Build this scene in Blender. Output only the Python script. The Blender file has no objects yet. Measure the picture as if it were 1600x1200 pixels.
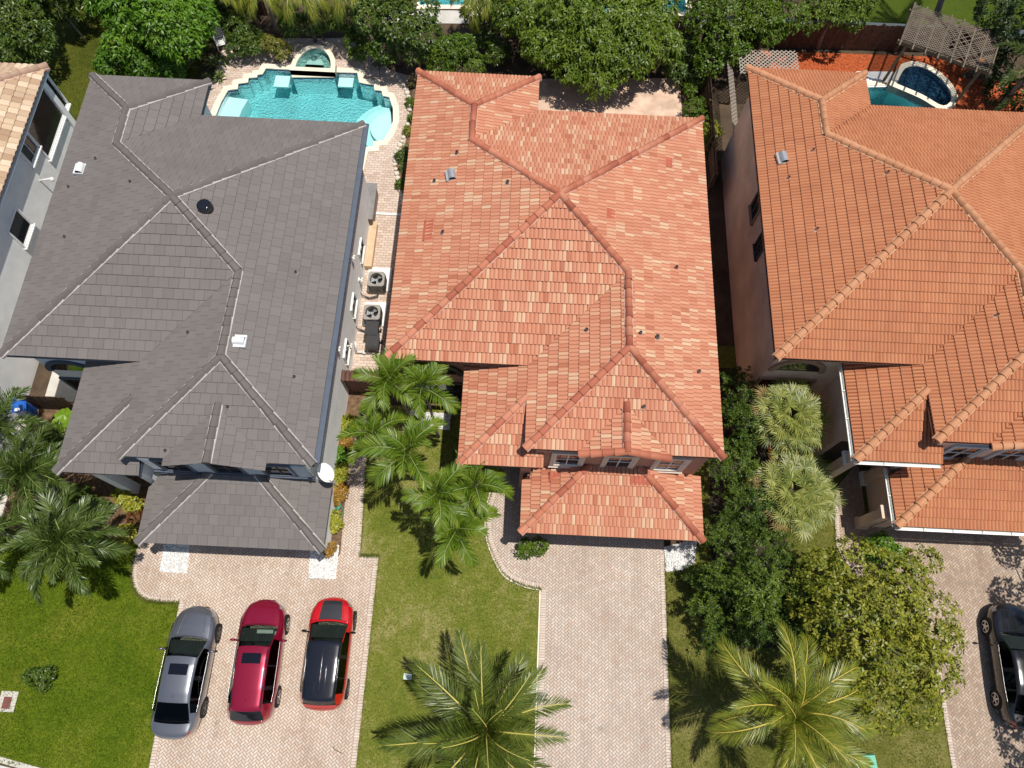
import bpy, bmesh, math, random
import numpy as np
from mathutils import Vector, Matrix
from mathutils.geometry import tessellate_polygon
random.seed(7); rng = np.random.default_rng(11)
C = bpy.context.scene.collection
R_ = math.radians

# ------------------------------------------------------------------ camera, sky, sun
FOC, CAMH = 1150.0, 32.5
_Y = np.array([135, 2882, -FOC]); _Y /= np.linalg.norm(_Y)
_X = np.array([1, -.048, -.0029]); _X -= _Y * _X.dot(_Y); _X /= np.linalg.norm(_X)
CAMR = np.array([_X, _Y, np.cross(_X, _Y)])
def G(px, py, z=0.0):
    """ground (or height z) point in metres seen at photo position px, py (surveyed from the photo)"""
    d = CAMR @ np.array([(px - 800) / FOC, -(py - 600) / FOC, -1.0])
    t = (z - CAMH) / d[2]
    return (d[0] * t, d[1] * t, z)
cam = bpy.data.cameras.new('camera'); camo = bpy.data.objects.new('camera', cam); C.objects.link(camo)
cam.sensor_width = 36; cam.lens = 36 * FOC / 1600; cam.clip_end = 3000; cam.clip_start = .5
mw = Matrix([list(r) + [0] for r in CAMR] + [[0, 0, 0, 1]]); mw.translation = (0, 0, CAMH)
camo.matrix_world = mw
bpy.context.scene.camera = camo

SUNV = Vector((-.225, .03, -1.0)).normalized()
sun = bpy.data.lights.new('sun', 'SUN'); suno = bpy.data.objects.new('sun', sun); C.objects.link(suno)
sun.energy = 4.2; sun.angle = R_(.5); sun.color = (1.0, .955, .88)
suno.rotation_euler = SUNV.to_track_quat('-Z', 'Y').to_euler(); suno.location = (20, 0, 60)
W = bpy.data.worlds.new('World'); bpy.context.scene.world = W; W.use_nodes = True
_n = W.node_tree.nodes; _bg = _n['Background']
_sky = _n.new('ShaderNodeTexSky'); _sky.sky_type = 'NISHITA'; _sky.sun_disc = False
_sky.sun_elevation = math.asin(-SUNV.z); _sky.sun_rotation = math.atan2(-SUNV.x, -SUNV.y)
W.node_tree.links.new(_sky.outputs[0], _bg.inputs[0]); _bg.inputs[1].default_value = .078
vs = bpy.context.scene.view_settings
vs.view_transform = 'Standard'; vs.look = 'None'; vs.exposure = 0.15; vs.gamma = 1
bpy.context.scene.cycles.transparent_max_bounces = 12
bpy.context.scene.cycles.max_bounces = 8

# ------------------------------------------------------------------ node helpers
class S:
    """a shader socket with arithmetic"""
    def __init__(s, nt, o): s.nt, s.o = nt, o
    def _m(s, op, *a):
        n = s.nt.nodes.new('ShaderNodeMath'); n.operation = op
        for i, v in enumerate((s,) + a):
            if isinstance(v, S): s.nt.links.new(v.o, n.inputs[i])
            else: n.inputs[i].default_value = v
        return S(s.nt, n.outputs[0])
    def __add__(s, b): return s._m('ADD', b)
    def __sub__(s, b): return s._m('SUBTRACT', b)
    def __mul__(s, b): return s._m('MULTIPLY', b)
    def __rsub__(s, b): return (s * -1.0) + b
    def floor(s): return s._m('FLOOR')
    def frac(s): return s._m('FRACT')
    def mn(s, b): return s._m('MINIMUM', b)
    def mx(s, b): return s._m('MAXIMUM', b)
    def lt(s, b): return s._m('LESS_THAN', b)
    def gt(s, b): return s._m('GREATER_THAN', b)
    def mod(s, b): return s._m('FLOORED_MODULO', b)
    def sin(s): return s._m('SINE')
    def step(s, lo, hi):
        n = s.nt.nodes.new('ShaderNodeMapRange'); n.interpolation_type = 'SMOOTHSTEP'
        s.nt.links.new(s.o, n.inputs[0]); n.inputs[1].default_value = lo; n.inputs[2].default_value = hi
        return S(s.nt, n.outputs[0])
class Mat:
    def __init__(self, name, col=(.5, .5, .5), rough=.7, metal=0, spec=.4, coat=0):
        self.m = bpy.data.materials.new(name); self.m.use_nodes = True
        self.nt = self.m.node_tree; self.b = self.nt.nodes['Principled BSDF']
        self.b.inputs['Base Color'].default_value = (*col, 1); self.b.inputs['Roughness'].default_value = rough
        self.b.inputs['Metallic'].default_value = metal; self.b.inputs['Specular IOR Level'].default_value = spec
        self.b.inputs['Coat Weight'].default_value = coat
    def n(self, t): return self.nt.nodes.new(t)
    def coord(self, kind='Object'):
        t = self.n('ShaderNodeTexCoord'); return S(self.nt, t.outputs[kind])
    def xyz(self, v):
        s = self.n('ShaderNodeSeparateXYZ'); self.nt.links.new(v.o, s.inputs[0])
        return [S(self.nt, s.outputs[i]) for i in range(3)]
    def comb(self, x, y, z=0.0):
        c = self.n('ShaderNodeCombineXYZ')
        for i, v in enumerate((x, y, z)):
            if isinstance(v, S): self.nt.links.new(v.o, c.inputs[i])
            else: c.inputs[i].default_value = v
        return S(self.nt, c.outputs[0])
    def white(self, v):
        w = self.n('ShaderNodeTexWhiteNoise'); w.noise_dimensions = '3D'; self.nt.links.new(v.o, w.inputs['Vector'])
        return S(self.nt, w.outputs['Value'])
    def noise(self, scale, detail=3, v=None, rough=.55, dist=0):
        t = self.n('ShaderNodeTexNoise'); t.inputs['Scale'].default_value = scale
        t.inputs['Detail'].default_value = detail; t.inputs['Roughness'].default_value = rough
        t.inputs['Distortion'].default_value = dist
        self.nt.links.new((v or self.coord()).o, t.inputs['Vector'])
        return S(self.nt, t.outputs['Fac'])
    def ramp(self, f, stops, interp='LINEAR'):
        r = self.n('ShaderNodeValToRGB'); r.color_ramp.interpolation = interp
        e = r.color_ramp.elements
        while len(e) < len(stops): e.new(.5)
        for el, (p, c) in zip(e, stops): el.position = p; el.color = (*c, 1)
        self.nt.links.new(f.o, r.inputs[0]); return S(self.nt, r.outputs[0])
    def mix(self, f, a, b, mode='MIX'):
        m = self.n('ShaderNodeMix'); m.data_type = 'RGBA'; m.blend_type = mode
        for i, v in ((0, f), (6, a), (7, b)):
            if isinstance(v, S): self.nt.links.new(v.o, m.inputs[i])
            elif i == 0: m.inputs[0].default_value = v
            else: m.inputs[i].default_value = (*v, 1)
        return S(self.nt, m.outputs[2])
    def col(self, v): self.nt.links.new(v.o, self.b.inputs['Base Color']); return self
    def rough(self, v): self.nt.links.new(v.o, self.b.inputs['Roughness']); return self
    def bump(self, h, strength=.3, dist=.02):
        b = self.n('ShaderNodeBump'); b.inputs['Strength'].default_value = strength; b.inputs['Distance'].default_value = dist
        self.nt.links.new(h.o, b.inputs['Height']); self.nt.links.new(b.outputs[0], self.b.inputs['Normal']); return self
    def island(self):
        g = self.n('ShaderNodeNewGeometry'); return S(self.nt, g.outputs['Random Per Island'])
    def out(self, shader):
        self.nt.links.new(shader, self.nt.nodes['Material Output'].inputs[0])

def plain(name, c, rough=.7, var=.12, scale=3, metal=0, spec=.4, bump=0):
    """one colour with dirt-like variation"""
    m = Mat(name, c, rough, metal, spec)
    f = m.noise(scale, 5)
    m.col(m.ramp(f, [(.3, tuple(x * (1 - var) for x in c)), (.7, tuple(min(1, x * (1 + var)) for x in c))]))
    if bump: m.bump(m.noise(scale * 12, 3), bump, .01)
    return m.m
def leafmat(name, cols, rough=.5, trans=.25, spec=.35):
    """leaves: each leaf takes its own shade, thin leaves let light through"""
    m = Mat(name, cols[0], rough, 0, spec)
    n = len(cols); r = m.ramp(m.island(), [(i / max(1, n - 1), c) for i, c in enumerate(cols)])
    f = m.noise(.55, 2); r = m.mix(.3, r, m.ramp(f, [(.35, cols[0]), (.65, cols[-1])]))
    m.col(r)
    t = m.n('ShaderNodeBsdfTranslucent'); m.nt.links.new(r.o, t.inputs[0])
    mx = m.n('ShaderNodeMixShader'); mx.inputs[0].default_value = trans
    m.nt.links.new(m.b.outputs[0], mx.inputs[1]); m.nt.links.new(t.outputs[0], mx.inputs[2]); m.out(mx.outputs[0])
    return m.m

# ------------------------------------------------------------------ mesh helpers
class MB:
    def __init__(s): s.v = []; s.f = []; s.mi = []; s.uv = []; s.sm = []
    def quad(s, pts, mi=0, uv=None, sm=False):
        b = len(s.v); s.v += [tuple(p) for p in pts]; s.f.append(tuple(range(b, b + len(pts)))); s.mi.append(mi); s.sm.append(sm)
        s.uv.append(uv or [(0, 0)] * len(pts))
    def face(s, idx, mi=0, uv=None, sm=False):
        s.f.append(tuple(idx)); s.mi.append(mi); s.sm.append(sm); s.uv.append(uv or [(0, 0)] * len(idx))
    def box(s, x0, x1, y0, y1, z0, z1, mi=0, M=None):
        p = [Vector((x, y, z)) for z in (z0, z1) for y in (y0, y1) for x in (x0, x1)]
        if M is not None: p = [M @ q for q in p]
        b = len(s.v); s.v += [tuple(q) for q in p]
        for f in ((0, 2, 3, 1), (4, 5, 7, 6), (0, 1, 5, 4), (2, 6, 7, 3), (0, 4, 6, 2), (1, 3, 7, 5)):
            s.face([b + i for i in f], mi)
    def tube(s, pts, rad, n=6, mi=0, cap=True, sm=True):
        pts = [Vector(p) for p in pts]
        if not hasattr(rad, '__len__'): rad = [rad] * len(pts)
        b = len(s.v)
        for i, p in enumerate(pts):
            t = (pts[min(i + 1, len(pts) - 1)] - pts[max(i - 1, 0)]).normalized()
            a = t.orthogonal().normalized() if abs(t.z) > .99 else t.cross(Vector((0, 0, 1))).normalized()
            c = t.cross(a)
            for k in range(n):
                w = 2 * math.pi * k / n
                s.v.append(tuple(p + (a * math.cos(w) + c * math.sin(w)) * rad[i]))
        for i in range(len(pts) - 1):
            for k in range(n):
                k2 = (k + 1) % n
                s.face((b + i * n + k, b + i * n + k2, b + (i + 1) * n + k2, b + (i + 1) * n + k), mi, None, sm)
        if cap:
            s.face([b + k for k in range(n)][::-1], mi); s.face([b + (len(pts) - 1) * n + k for k in range(n)], mi)
    def prism(s, poly, z0, z1, mi=0):
        b = len(s.v); n = len(poly)
        s.v += [(x, y, z0) for x, y in poly] + [(x, y, z1) for x, y in poly]
        s.face(list(range(b, b + n))[::-1], mi); s.face(list(range(b + n, b + 2 * n)), mi)
        for i in range(n):
            j = (i + 1) % n; s.face((b + i, b + j, b + n + j, b + n + i), mi)
    def sheet(s, outer, z, holes=(), mi=0):
        loops = [[Vector((x, y, 0)) for x, y in l] for l in (outer, *holes)]
        flat = [p for l in loops for p in l]
        b = len(s.v); s.v += [(p.x, p.y, z) for p in flat]
        for t in tessellate_polygon(loops):
            a, c, d = (flat[i] for i in t)
            t = t if (c - a).cross(d - a).z > 0 else t[::-1]
            s.face([b + i for i in t], mi)
    def sphere(s, c, r, n=10, m=6, mi=0, sc=(1, 1, 1)):
        b = len(s.v); c = Vector(c)
        for i in range(m + 1):
            th = math.pi * i / m
            for k in range(n):
                w = 2 * math.pi * k / n
                s.v.append((c.x + r * sc[0] * math.sin(th) * math.cos(w), c.y + r * sc[1] * math.sin(th) * math.sin(w), c.z + r * sc[2] * math.cos(th)))
        for i in range(m):
            for k in range(n):
                k2 = (k + 1) % n
                s.face((b + i * n + k, b + (i + 1) * n + k, b + (i + 1) * n + k2, b + i * n + k2), mi, None, True)
    def build(s, name, mats, parent=None, loc=None):
        me = bpy.data.meshes.new(name); me.from_pydata(s.v, [], s.f)
        for m in (mats if isinstance(mats, (list, tuple)) else [mats]): me.materials.append(m)
        me.polygons.foreach_set('material_index', s.mi); me.polygons.foreach_set('use_smooth', s.sm)
        u = me.uv_layers.new(name='UVMap'); u.data.foreach_set('uv', [c for f in s.uv for q in f for c in q])
        o = bpy.data.objects.new(name, me); C.objects.link(o)
        if parent is not None: o.parent = parent
        if loc is not None: o.location = loc
        return o
def quads_np(name, V, mat, parent=None, k=4):
    """N x k x 3 array of loose k-gons as one mesh"""
    V = np.asarray(V, dtype=np.float32); n = len(V)
    me = bpy.data.meshes.new(name); me.vertices.add(n * k); me.vertices.foreach_set('co', V.ravel())
    me.loops.add(n * k); me.loops.foreach_set('vertex_index', np.arange(n * k, dtype=np.int32))
    me.polygons.add(n); me.polygons.foreach_set('loop_start', np.arange(0, n * k, k, dtype=np.int32))
    me.update(calc_edges=True)
    me.materials.append(mat)
    o = bpy.data.objects.new(name, me); C.objects.link(o)
    if parent is not None: o.parent = parent
    return o
def thing(name, label, cat, loc=(0, 0, 0), rz=0, group=None):
    o = bpy.data.objects.new(name, None); C.objects.link(o); o.location = loc; o.rotation_euler = (0, 0, rz)
    o.empty_display_size = .3
    return tag(o, label, cat, group)
def tag(o, label, cat, group=None):
    o['label'] = label; o['category'] = cat
    if group: o['group'] = group
    return o
def struct(o): o['kind'] = 'structure'; return o
def stuff(o): o['kind'] = 'stuff'; return o
def copy_tree(o, parent=None):
    c = o.copy(); C.objects.link(c)
    if parent is not None: c.parent = parent
    for ch in o.children: copy_tree(ch, c)
    return c
# ------------------------------------------------------------------ ground materials
def herringbone(name, w=.1, cols=None, angle=45, joint=(.20, .155, .12)):
    m = Mat(name, rough=.85, spec=.25)
    x, y, z = m.xyz(m.coord())
    ca, sa = math.cos(R_(angle)) / w, math.sin(R_(angle)) / w
    u = x * ca + y * sa; v = y * ca - x * sa
    i, j = u.floor(), v.floor(); k = (i - j).mod(4.0); fu, fv = u - i, v - j
    k1 = k.gt(.5) * k.lt(1.5); k2 = k.gt(1.5) * k.lt(2.5); H = k.lt(1.5)
    bid = m.comb(i - k1, j - k2, 0.0)
    def sel(c, a, b): return c * a + (1.0 - c) * b
    eh = fv.mn(1.0 - fv).mn(sel(k.lt(.5), fu, 1.0 - fu))
    ev = fu.mn(1.0 - fu).mn(sel(k.gt(2.5), fv, 1.0 - fv))
    e = sel(H, eh, ev); g = e.step(.045, .14)
    c = m.ramp(m.white(bid), [(i / (len(cols) - 1), q) for i, q in enumerate(cols)])
    st = m.noise(.35, 5, rough=.6)
    c = m.mix(.55, c, m.ramp(st, [(.3, (.62, .55, .5)), (.5, (.85, .83, .8)), (.72, (1, 1, 1))]), 'MULTIPLY')
    wear = m.noise(1.0, 4, m.comb(x * 1.3, y * .22, 0.0), .6); c = m.mix(.5, c, m.ramp(wear, [(.32, (.74, .69, .66)), (.5, (1, 1, 1))]), 'MULTIPLY')
    spot = m.noise(1.1, 2, m.comb(x + 7.3, y - 3.1, 4.0)); c = m.mix(.55, c, m.ramp(spot, [(.68, (1, 1, 1)), (.76, (.55, .48, .44))]), 'MULTIPLY')
    c = m.mix(g, joint, c)
    m.col(c); m.bump(g + m.noise(40, 2) * .25, .5, .008)
    return m.m
def running(name, bw, bh, cols, joint=(.2, .16, .13)):
    m = Mat(name, rough=.85, spec=.25)
    x, y, z = m.xyz(m.coord())
    v = y * (1 / bh); j = v.floor(); u = x * (1 / bw) + j * .5; i = u.floor(); fu, fv = u - i, v - j
    e = (fu.mn(1.0 - fu) * bw).mn(fv.mn(1.0 - fv) * bh); g = e.step(.004, .012)
    c = m.ramp(m.white(m.comb(i, j, 1.0)), [(k / (len(cols) - 1), q) for k, q in enumerate(cols)])
    st = m.noise(.5, 4); c = m.mix(.4, c, m.ramp(st, [(.3, (.68, .6, .55)), (.7, (1, 1, 1))]), 'MULTIPLY')
    m.col(m.mix(g, joint, c)); m.bump(g, .4, .006); return m.m
def uvbrick(name, cols, joint=(.22, .18, .15)):
    m = Mat(name, rough=.85, spec=.25)
    t = m.coord('UV'); u, v, _ = m.xyz(t); uu = u * (1 / .105); i = uu.floor(); f = uu - i
    g = (f.mn(1.0 - f)).step(.03, .13) * (v.mn(1.0 - v)).step(.02, .07)
    c = m.ramp(m.white(m.comb(i, 0.0, 0.0)), [(k / (len(cols) - 1), q) for k, q in enumerate(cols)])
    m.col(m.mix(g, joint, c)); m.bump(g, .4, .006); return m.m
def lawnmat(name, a, b, c, dry=.5):
    m = Mat(name, rough=.9, spec=.15)
    big = m.noise(.35, 5, rough=.62); mid = m.noise(2.2, 4); fine = m.noise(14, 3, dist=.6); tuft = m.noise(6.5, 4, rough=.65, dist=1.4)
    v = big * .62 + mid * .22 + tuft * .42 + fine * .1 - .1
    col = m.ramp(v, [(.42, a), (.58, b), (.60 + .14 * (1 - dry) + .08, c)])
    m.col(m.mix(.35, col, m.ramp(fine, [(.3, tuple(x * .45 for x in a)), (.75, tuple(min(1, x * 1.5) for x in b))])))
    m.bump(fine + m.noise(60, 2), 1.0, .05); return m.m
PAV = [(.54, .41, .32), (.615, .49, .395), (.67, .56, .475), (.58, .48, .405), (.635, .50, .40)]
m_pav_grey = herringbone('driveway_pavers_sand', cols=PAV)
m_pav_pink = herringbone('driveway_pavers_rose', cols=[(.53, .41, .335), (.58, .47, .395), (.64, .54, .465), (.51, .435, .375), (.60, .485, .40)])
m_pav_or = herringbone('driveway_pavers_tan', cols=[(.40, .29, .22), (.47, .36, .28), (.53, .42, .33), (.37, .29, .23), (.45, .33, .24)])
m_border = uvbrick('paver_border', [(.52, .41, .335), (.60, .50, .42), (.55, .44, .36), (.63, .535, .455)])
m_deck = running('pool_deck_pavers', .3, .15, [(.52, .39, .31), (.60, .48, .39), (.66, .54, .46), (.56, .44, .36)])
m_lawn_l = lawnmat('lush_lawn', (.052, .11, .004), (.13, .19, .008), (.32, .31, .045), .6)
m_lawn_c = lawnmat('dry_lawn', (.085, .145, .011), (.215, .235, .036), (.46, .39, .17), .95)
m_lawn_r = lawnmat('side_lawn', (.075, .10, .014), (.18, .18, .036), (.36, .31, .11), .8)
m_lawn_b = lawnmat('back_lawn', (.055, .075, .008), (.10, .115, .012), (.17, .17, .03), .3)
m_soil = plain('soil', (.075, .05, .03), .95, .4, 1.2, bump=.6)
m_mulch = plain('red_mulch', (.36, .075, .02), .95, .55, 7, bump=1)
m_mulchb = plain('brown_mulch', (.15, .09, .05), .95, .5, 5, bump=1)
m_conc = plain('concrete', (.52, .49, .44), .85, .15, 1.5, bump=.2)
m_patio = plain('stained_concrete', (.60, .42, .31), .85, .3, 1.3, bump=.2)
m_coping = plain('coping_stone', (.78, .70, .55), .7, .08, 3)
m_white = plain('white_paint', (.78, .78, .76), .5, .05, 2)
m_street = plain('street_concrete', (.5, .48, .45), .9, .15, 1.2)

POOL = [(337, 180), (345, 160), (356, 141), (371, 139), (372, 131), (387, 129), (388, 122), (401, 121), (402, 117), (410, 116), (415, 107), (455, 109), (457, 121),
        (522, 121), (524, 113), (559, 114), (562, 129), (571, 131), (585, 133), (586, 141), (597, 142), (599, 150), (609, 152), (615, 170), (615, 190),
        (609, 207), (599, 221), (585, 222), (584, 230), (570, 231), (566, 239)]
POOL = [G(*p)[:2] for p in POOL] + [(-8.7, 24.4), (-17.2, 24.4), (-17.2, 27.0)]
def inset(poly, d):
    """offset a polygon inwards by d"""
    n = len(poly); A = sum(poly[i][0] * poly[(i + 1) % n][1] - poly[(i + 1) % n][0] * poly[i][1] for i in range(n))
    sg = 1 if A > 0 else -1; out = []
    for i in range(n):
        p0, p, p1 = (Vector(poly[(i + k) % n]) for k in (-1, 0, 1))
        a = (p - p0).normalized(); b = (p1 - p).normalized()
        na = Vector((-a.y, a.x)) * sg; nb = Vector((-b.y, b.x)) * sg
        m = na + nb
        m = m / max(.5, m.length_squared / 2) if m.length > 1e-6 else na
        out.append(tuple(p + m * d))
    return out
OPOOL = [G(*p)[:2] for p in [(1330, 134), (1396, 134), (1412, 142), (1500, 195)]] + [(24.6, 28.9), (18.6, 28.9)]
BACKPOOL = [(-6.5, 36.9), (-3.2, 37.1), (-3.2, 41), (-6.5, 41)]
BACKPOOL2 = [(4.0, 37.0), (9.5, 37.4), (9.5, 41), (4.0, 41)]
b = MB(); b.sheet([(-900, -700), (900, -700), (900, 1200), (-900, 1200)], -.03, [POOL, OPOOL, BACKPOOL, BACKPOOL2])
struct(b.build('ground', m_soil))
def P(*pts): return [G(*p)[:2] for p in pts]
def sheet(name, poly, z, mat, holes=()):
    m = MB(); m.sheet(poly, z, holes); return struct(m.build(name, mat))
def arc(pts, n=5):
    """smooth a polyline (Catmull-Rom)"""
    p = [Vector(q) for q in pts]; out = []
    for i in range(len(p) - 1):
        a, b_, c, d = p[max(i - 1, 0)], p[i], p[i + 1], p[min(i + 2, len(p) - 1)]
        for k in range(n):
            t = k / n
            out.append(tuple(.5 * ((2 * b_) + (c - a) * t + (2 * a - 5 * b_ + 4 * c - d) * t * t + (3 * b_ - a - 3 * c + d) * t ** 3)))
    return out + [tuple(p[-1])]
def ribbon(name, line, w, z, mat=None):
    """a paver border strip along a line, w to its left"""
    m = MB(); L = 0; p = [Vector(q) for q in line]
    nrm = []
    for i in range(len(p)):
        t = (p[min(i + 1, len(p) - 1)] - p[max(i - 1, 0)]).normalized(); nrm.append(Vector((-t.y, t.x)))
    for i in range(len(p) - 1):
        l2 = L + (p[i + 1] - p[i]).length
        q = [p[i], p[i + 1], p[i + 1] + nrm[i + 1] * w, p[i] + nrm[i] * w]
        if w < 0: q = q[::-1]; uv = [(L, 1), (l2, 1), (l2, 0), (L, 0)]
        else: uv = [(L, 0), (l2, 0), (l2, 1), (L, 1)]
        m.quad([(a.x, a.y, z) for a in q], 0, uv); L = l2
    return struct(m.build(name, mat or m_border))
# lawns
LAWN_L = [(-60, -4.6), (-19.5, -3.7), (-17.7, -4.0), (-13.2, -4.6), (-13.2, 4.6), (-16.0, 4.7), (-19.5, 5.2), (-60, 5.2)]
sheet('lawn', LAWN_L, -.004, m_lawn_l)
LAWN_C = [(-6.6, -9), (2.2, -9), (2.2, 11.6), (-6.6, 11.6)]
sheet('lawn', LAWN_C, -.004, m_lawn_c)
LAWN_R = [(6.5, -9), (18.6, -9), (18.6, 2), (17.2, 4), (17.2, 15.5), (8.0, 15.5), (8.0, 5), (6.5, 5)]
sheet('lawn', LAWN_R, -.004, m_lawn_r)
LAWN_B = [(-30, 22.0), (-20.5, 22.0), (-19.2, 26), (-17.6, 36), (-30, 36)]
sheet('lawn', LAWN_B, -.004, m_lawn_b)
LAWN_X = [(18, 36.1), (60, 36.3), (60, 90), (18, 90)]
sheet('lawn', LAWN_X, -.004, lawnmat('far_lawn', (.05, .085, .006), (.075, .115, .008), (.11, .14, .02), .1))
sheet('street', [(-80, -30), (80, -30), (80, -9), (-13, -5.2), (-17.8, -4.25), (-19.6, -3.95), (-80, -4.6)], -.012, m_street)
sheet('kerb', P((-60, 1176), (0, 1182), (60, 1199), (90, 1208), (80, 1216), (50, 1206), (0, 1192), (-60, 1186)), .004, m_conc)
# driveways and paths (left house)
cur = arc(P((212, 862), (206, 890), (209, 918), (225, 936), (250, 941), (280, 942)))
DR1 = [(-15.6, 5.2)] + cur + [(-13.25, -9), (-5.3, -9)] + P((592, 869), (563, 868)) + [(-6.15, 5), (-6.5, 11.8), (-7.6, 11.8), (-7.6, 5.2)]
sheet('driveway', DR1, .012, m_pav_grey)
ribbon('driveway_border', cur + [(-13.25, -9)], .22, .016)
ribbon('driveway_border', [(-5.3, -9)] + P((592, 869)), .22, .016)
ribbon('driveway_border', P((592, 869), (563, 868)) , .2, .0165)
ribbon('driveway_border', P((563, 868)) + [(-6.5, 11.6)], .22, .017)
# middle house drive
c2 = arc(P((768, 765), (760, 800), (762, 845), (785, 895), (815, 914), (845, 921)))
DR2 = [(7.1, -9), (7.1, 5.9), (.9, 5.9), (.9, 9.4), (-.9, 9.4)] + c2 + [(1.72, -9)]
sheet('driveway', DR2, .012, m_pav_pink)
ribbon('driveway_border', c2, .26, .016); ribbon('driveway_border', P((845, 921)) + [(1.72, -9)], .26, .0165)
ribbon('driveway_border', [(7.1, -9), (7.1, 5.3)], .2, .016)
ribbon('driveway_edging', c2 + [(1.69, -9)], -.06, .03, m_coping)
# right house drive
c3 = P((1302, 770), (1306, 850), (1330, 905), (1400, 905), (1425, 930)) + [(18.3, 1.2)]
DR3 = [(27.5, -9), (27.5, 7.0), (16.2, 7.0), (16.2, 10.0)] + c3 + [(18.3, -9)]
sheet('driveway', DR3, .012, m_pav_or)
ribbon('driveway_border', P((1302, 770), (1306, 850), (1330, 905)), .2, .016); ribbon('driveway_border', [(18.3, 1.2), (18.3, -9)], .2, .016)
# decks, patios, beds
DECK = P((352, 62), (400, 70), (440, 60), (545, 60), (610, 110), (637, 118), (640, 180), (632, 230), (618, 262), (626, 300), (632, 320)) + [(-5.1, 22.0), (-5.05, 12.4), (-7.6, 12.4), (-7.6, 23.0), (-20.2, 23.0)] + P((318, 180), (335, 120))
sheet('pool_deck', DECK, .006, m_deck, [POOL])
sheet('patio', [(-1, 25), (-1, 31.6), (8.9, 32.3), (8.9, 24), (-1, 24)], .006, m_patio)
sheet('planting_bed', P((650, 110), (640, 180), (632, 230), (618, 262), (626, 300), (632, 330)) + [(-4.3, 22), (-4.3, 31)], .004, m_mulchb)
sheet('planting_bed', [(-60, 5.2), (-15.55, 5.0), (-15.3, 11.2), (-60, 11.2)], .001, m_mulchb)
sheet('planting_bed', P((545, 600), (577, 600), (562, 660), (545, 720), (532, 865), (500, 905), (480, 905), (505, 860), (520, 720)), .015, m_mulchb)
sheet('side_path', [(-21.6, 11), (-20.2, 11), (-20.2, 25), (-21.6, 25)], .004, m_conc)
sheet('mulch_bed', [(13.2, 33.0), (24, 33.4), (29, 33.2), (29, 26), (24.5, 26), (24.5, 31), (19.4, 33.0), (19.3, 28), (13.2, 28)], .006, m_mulch, )
sheet('mulch_bed', P((1195, 640), (1230, 640), (1232, 735), (1205, 770)), .006, m_mulch)
sheet('pool_deck', P((1338, 112), (1396, 112), (1402, 136), (1338, 137)), .02, m_white)
sheet('planting_bed', P((1112, 575), (1185, 575), (1200, 640), (1205, 770), (1235, 868), (1250, 1010), (1110, 1015), (1095, 960), (1118, 900), (1108, 850)), .004, plain('shade_dark_soil', (.04, .03, .02), .95, .4, 3, bump=.8))  # soil bed under the hedge, colour darkened to paint the deep shade there
sheet('mulch_bed', [(13.0, 32.9), (25, 33.2), (27, 34.9), (13.0, 34.7)], .007, m_mulch)
# white gravel beds
m_gravel = Mat('white_stone', (.75, .74, .7), .8); m_gravel.col(m_gravel.ramp(m_gravel.island(), [(0, (.55, .53, .5)), (.5, (.72, .71, .68)), (1, (.85, .84, .82))])); m_gravel = m_gravel.m
GR1 = P((258, 842), (298, 844), (292, 896), (250, 893)); GR2 = P((486, 850), (530, 852), (524, 905), (482, 904))
GR3 = P((1038, 855), (1088, 842), (1085, 880), (1065, 890), (1040, 893)); GR4 = P((640, 643), (705, 647), (702, 672), (640, 668))
def inpoly(pts, poly):
    x, y = pts[:, 0], pts[:, 1]; r = np.zeros(len(pts), bool); n = len(poly)
    for i in range(n):
        (x0, y0), (x1, y1) = poly[i], poly[(i + 1) % n]
        c = (y0 > y) != (y1 > y)
        r ^= c & (x < (x1 - x0) * (y - y0) / ((y1 - y0) if abs(y1 - y0) > 1e-9 else 1e-9) + x0)
    return r
def scatter(poly, n):
    a = np.array(poly); lo, hi = a.min(0), a.max(0)
    p = rng.uniform(lo, hi, (n * 3, 2)); p = p[inpoly(p, poly)]
    return p[:n]
for g in (GR1, GR2, GR3, GR4):
    sheet('gravel_bed', g, .02, m_white)
    pts = scatter(g, 900); m = MB()
    for x, y in pts:
        r = random.uniform(.025, .06); m.sphere((x, y, .02 + r * .4), r, 5, 3, 0, (1, random.uniform(.7, 1.2), .7))
    stuff(m.build('gravel', m_gravel))
# ragged grass creeping over the paver edges
def edge_grass(line, n, cols, h=.11):
    p = np.array(line); seg = rng.integers(0, len(p) - 1, n); t = rng.uniform(0, 1, n)[:, None]; q = p[seg] + (p[seg + 1] - p[seg]) * t + rng.normal(0, .035, (n, 2))
    a = rng.uniform(0, 6.28, n); w = rng.uniform(.008, .016, n); hh = rng.uniform(.4, 1, n) * h; b = rng.uniform(0, 6.28, n); ln = hh * rng.uniform(.5, 1.3, n); V = np.zeros((n, 3, 3))
    V[:, 0] = np.c_[q[:, 0] - np.cos(a) * w, q[:, 1] - np.sin(a) * w, np.zeros(n)]; V[:, 1] = np.c_[q[:, 0] + np.cos(a) * w, q[:, 1] + np.sin(a) * w, np.zeros(n)]; V[:, 2] = np.c_[q[:, 0] + np.cos(b) * ln, q[:, 1] + np.sin(b) * ln, hh]
    stuff(quads_np('edge_grass', V, leafmat('edge_grass_blades', cols, .6, .3, .2), None, 3))
GC = [(.06, .115, .008), (.14, .19, .02), (.33, .31, .10)]
for ln_, n_ in ((cur + [(-13.3, -5)], 2600), ([(-5.3, -5)] + P((592, 869), (563, 868)) + [(-6.5, 11.4)], 2600), (c2 + [(1.7, -5)], 2200), ([(7.12, -5), (7.12, 5)], 1500), (c3[:2] + [(18.3, 1.2), (18.3, -5)], 900)): edge_grass(ln_, n_, GC)
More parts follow.
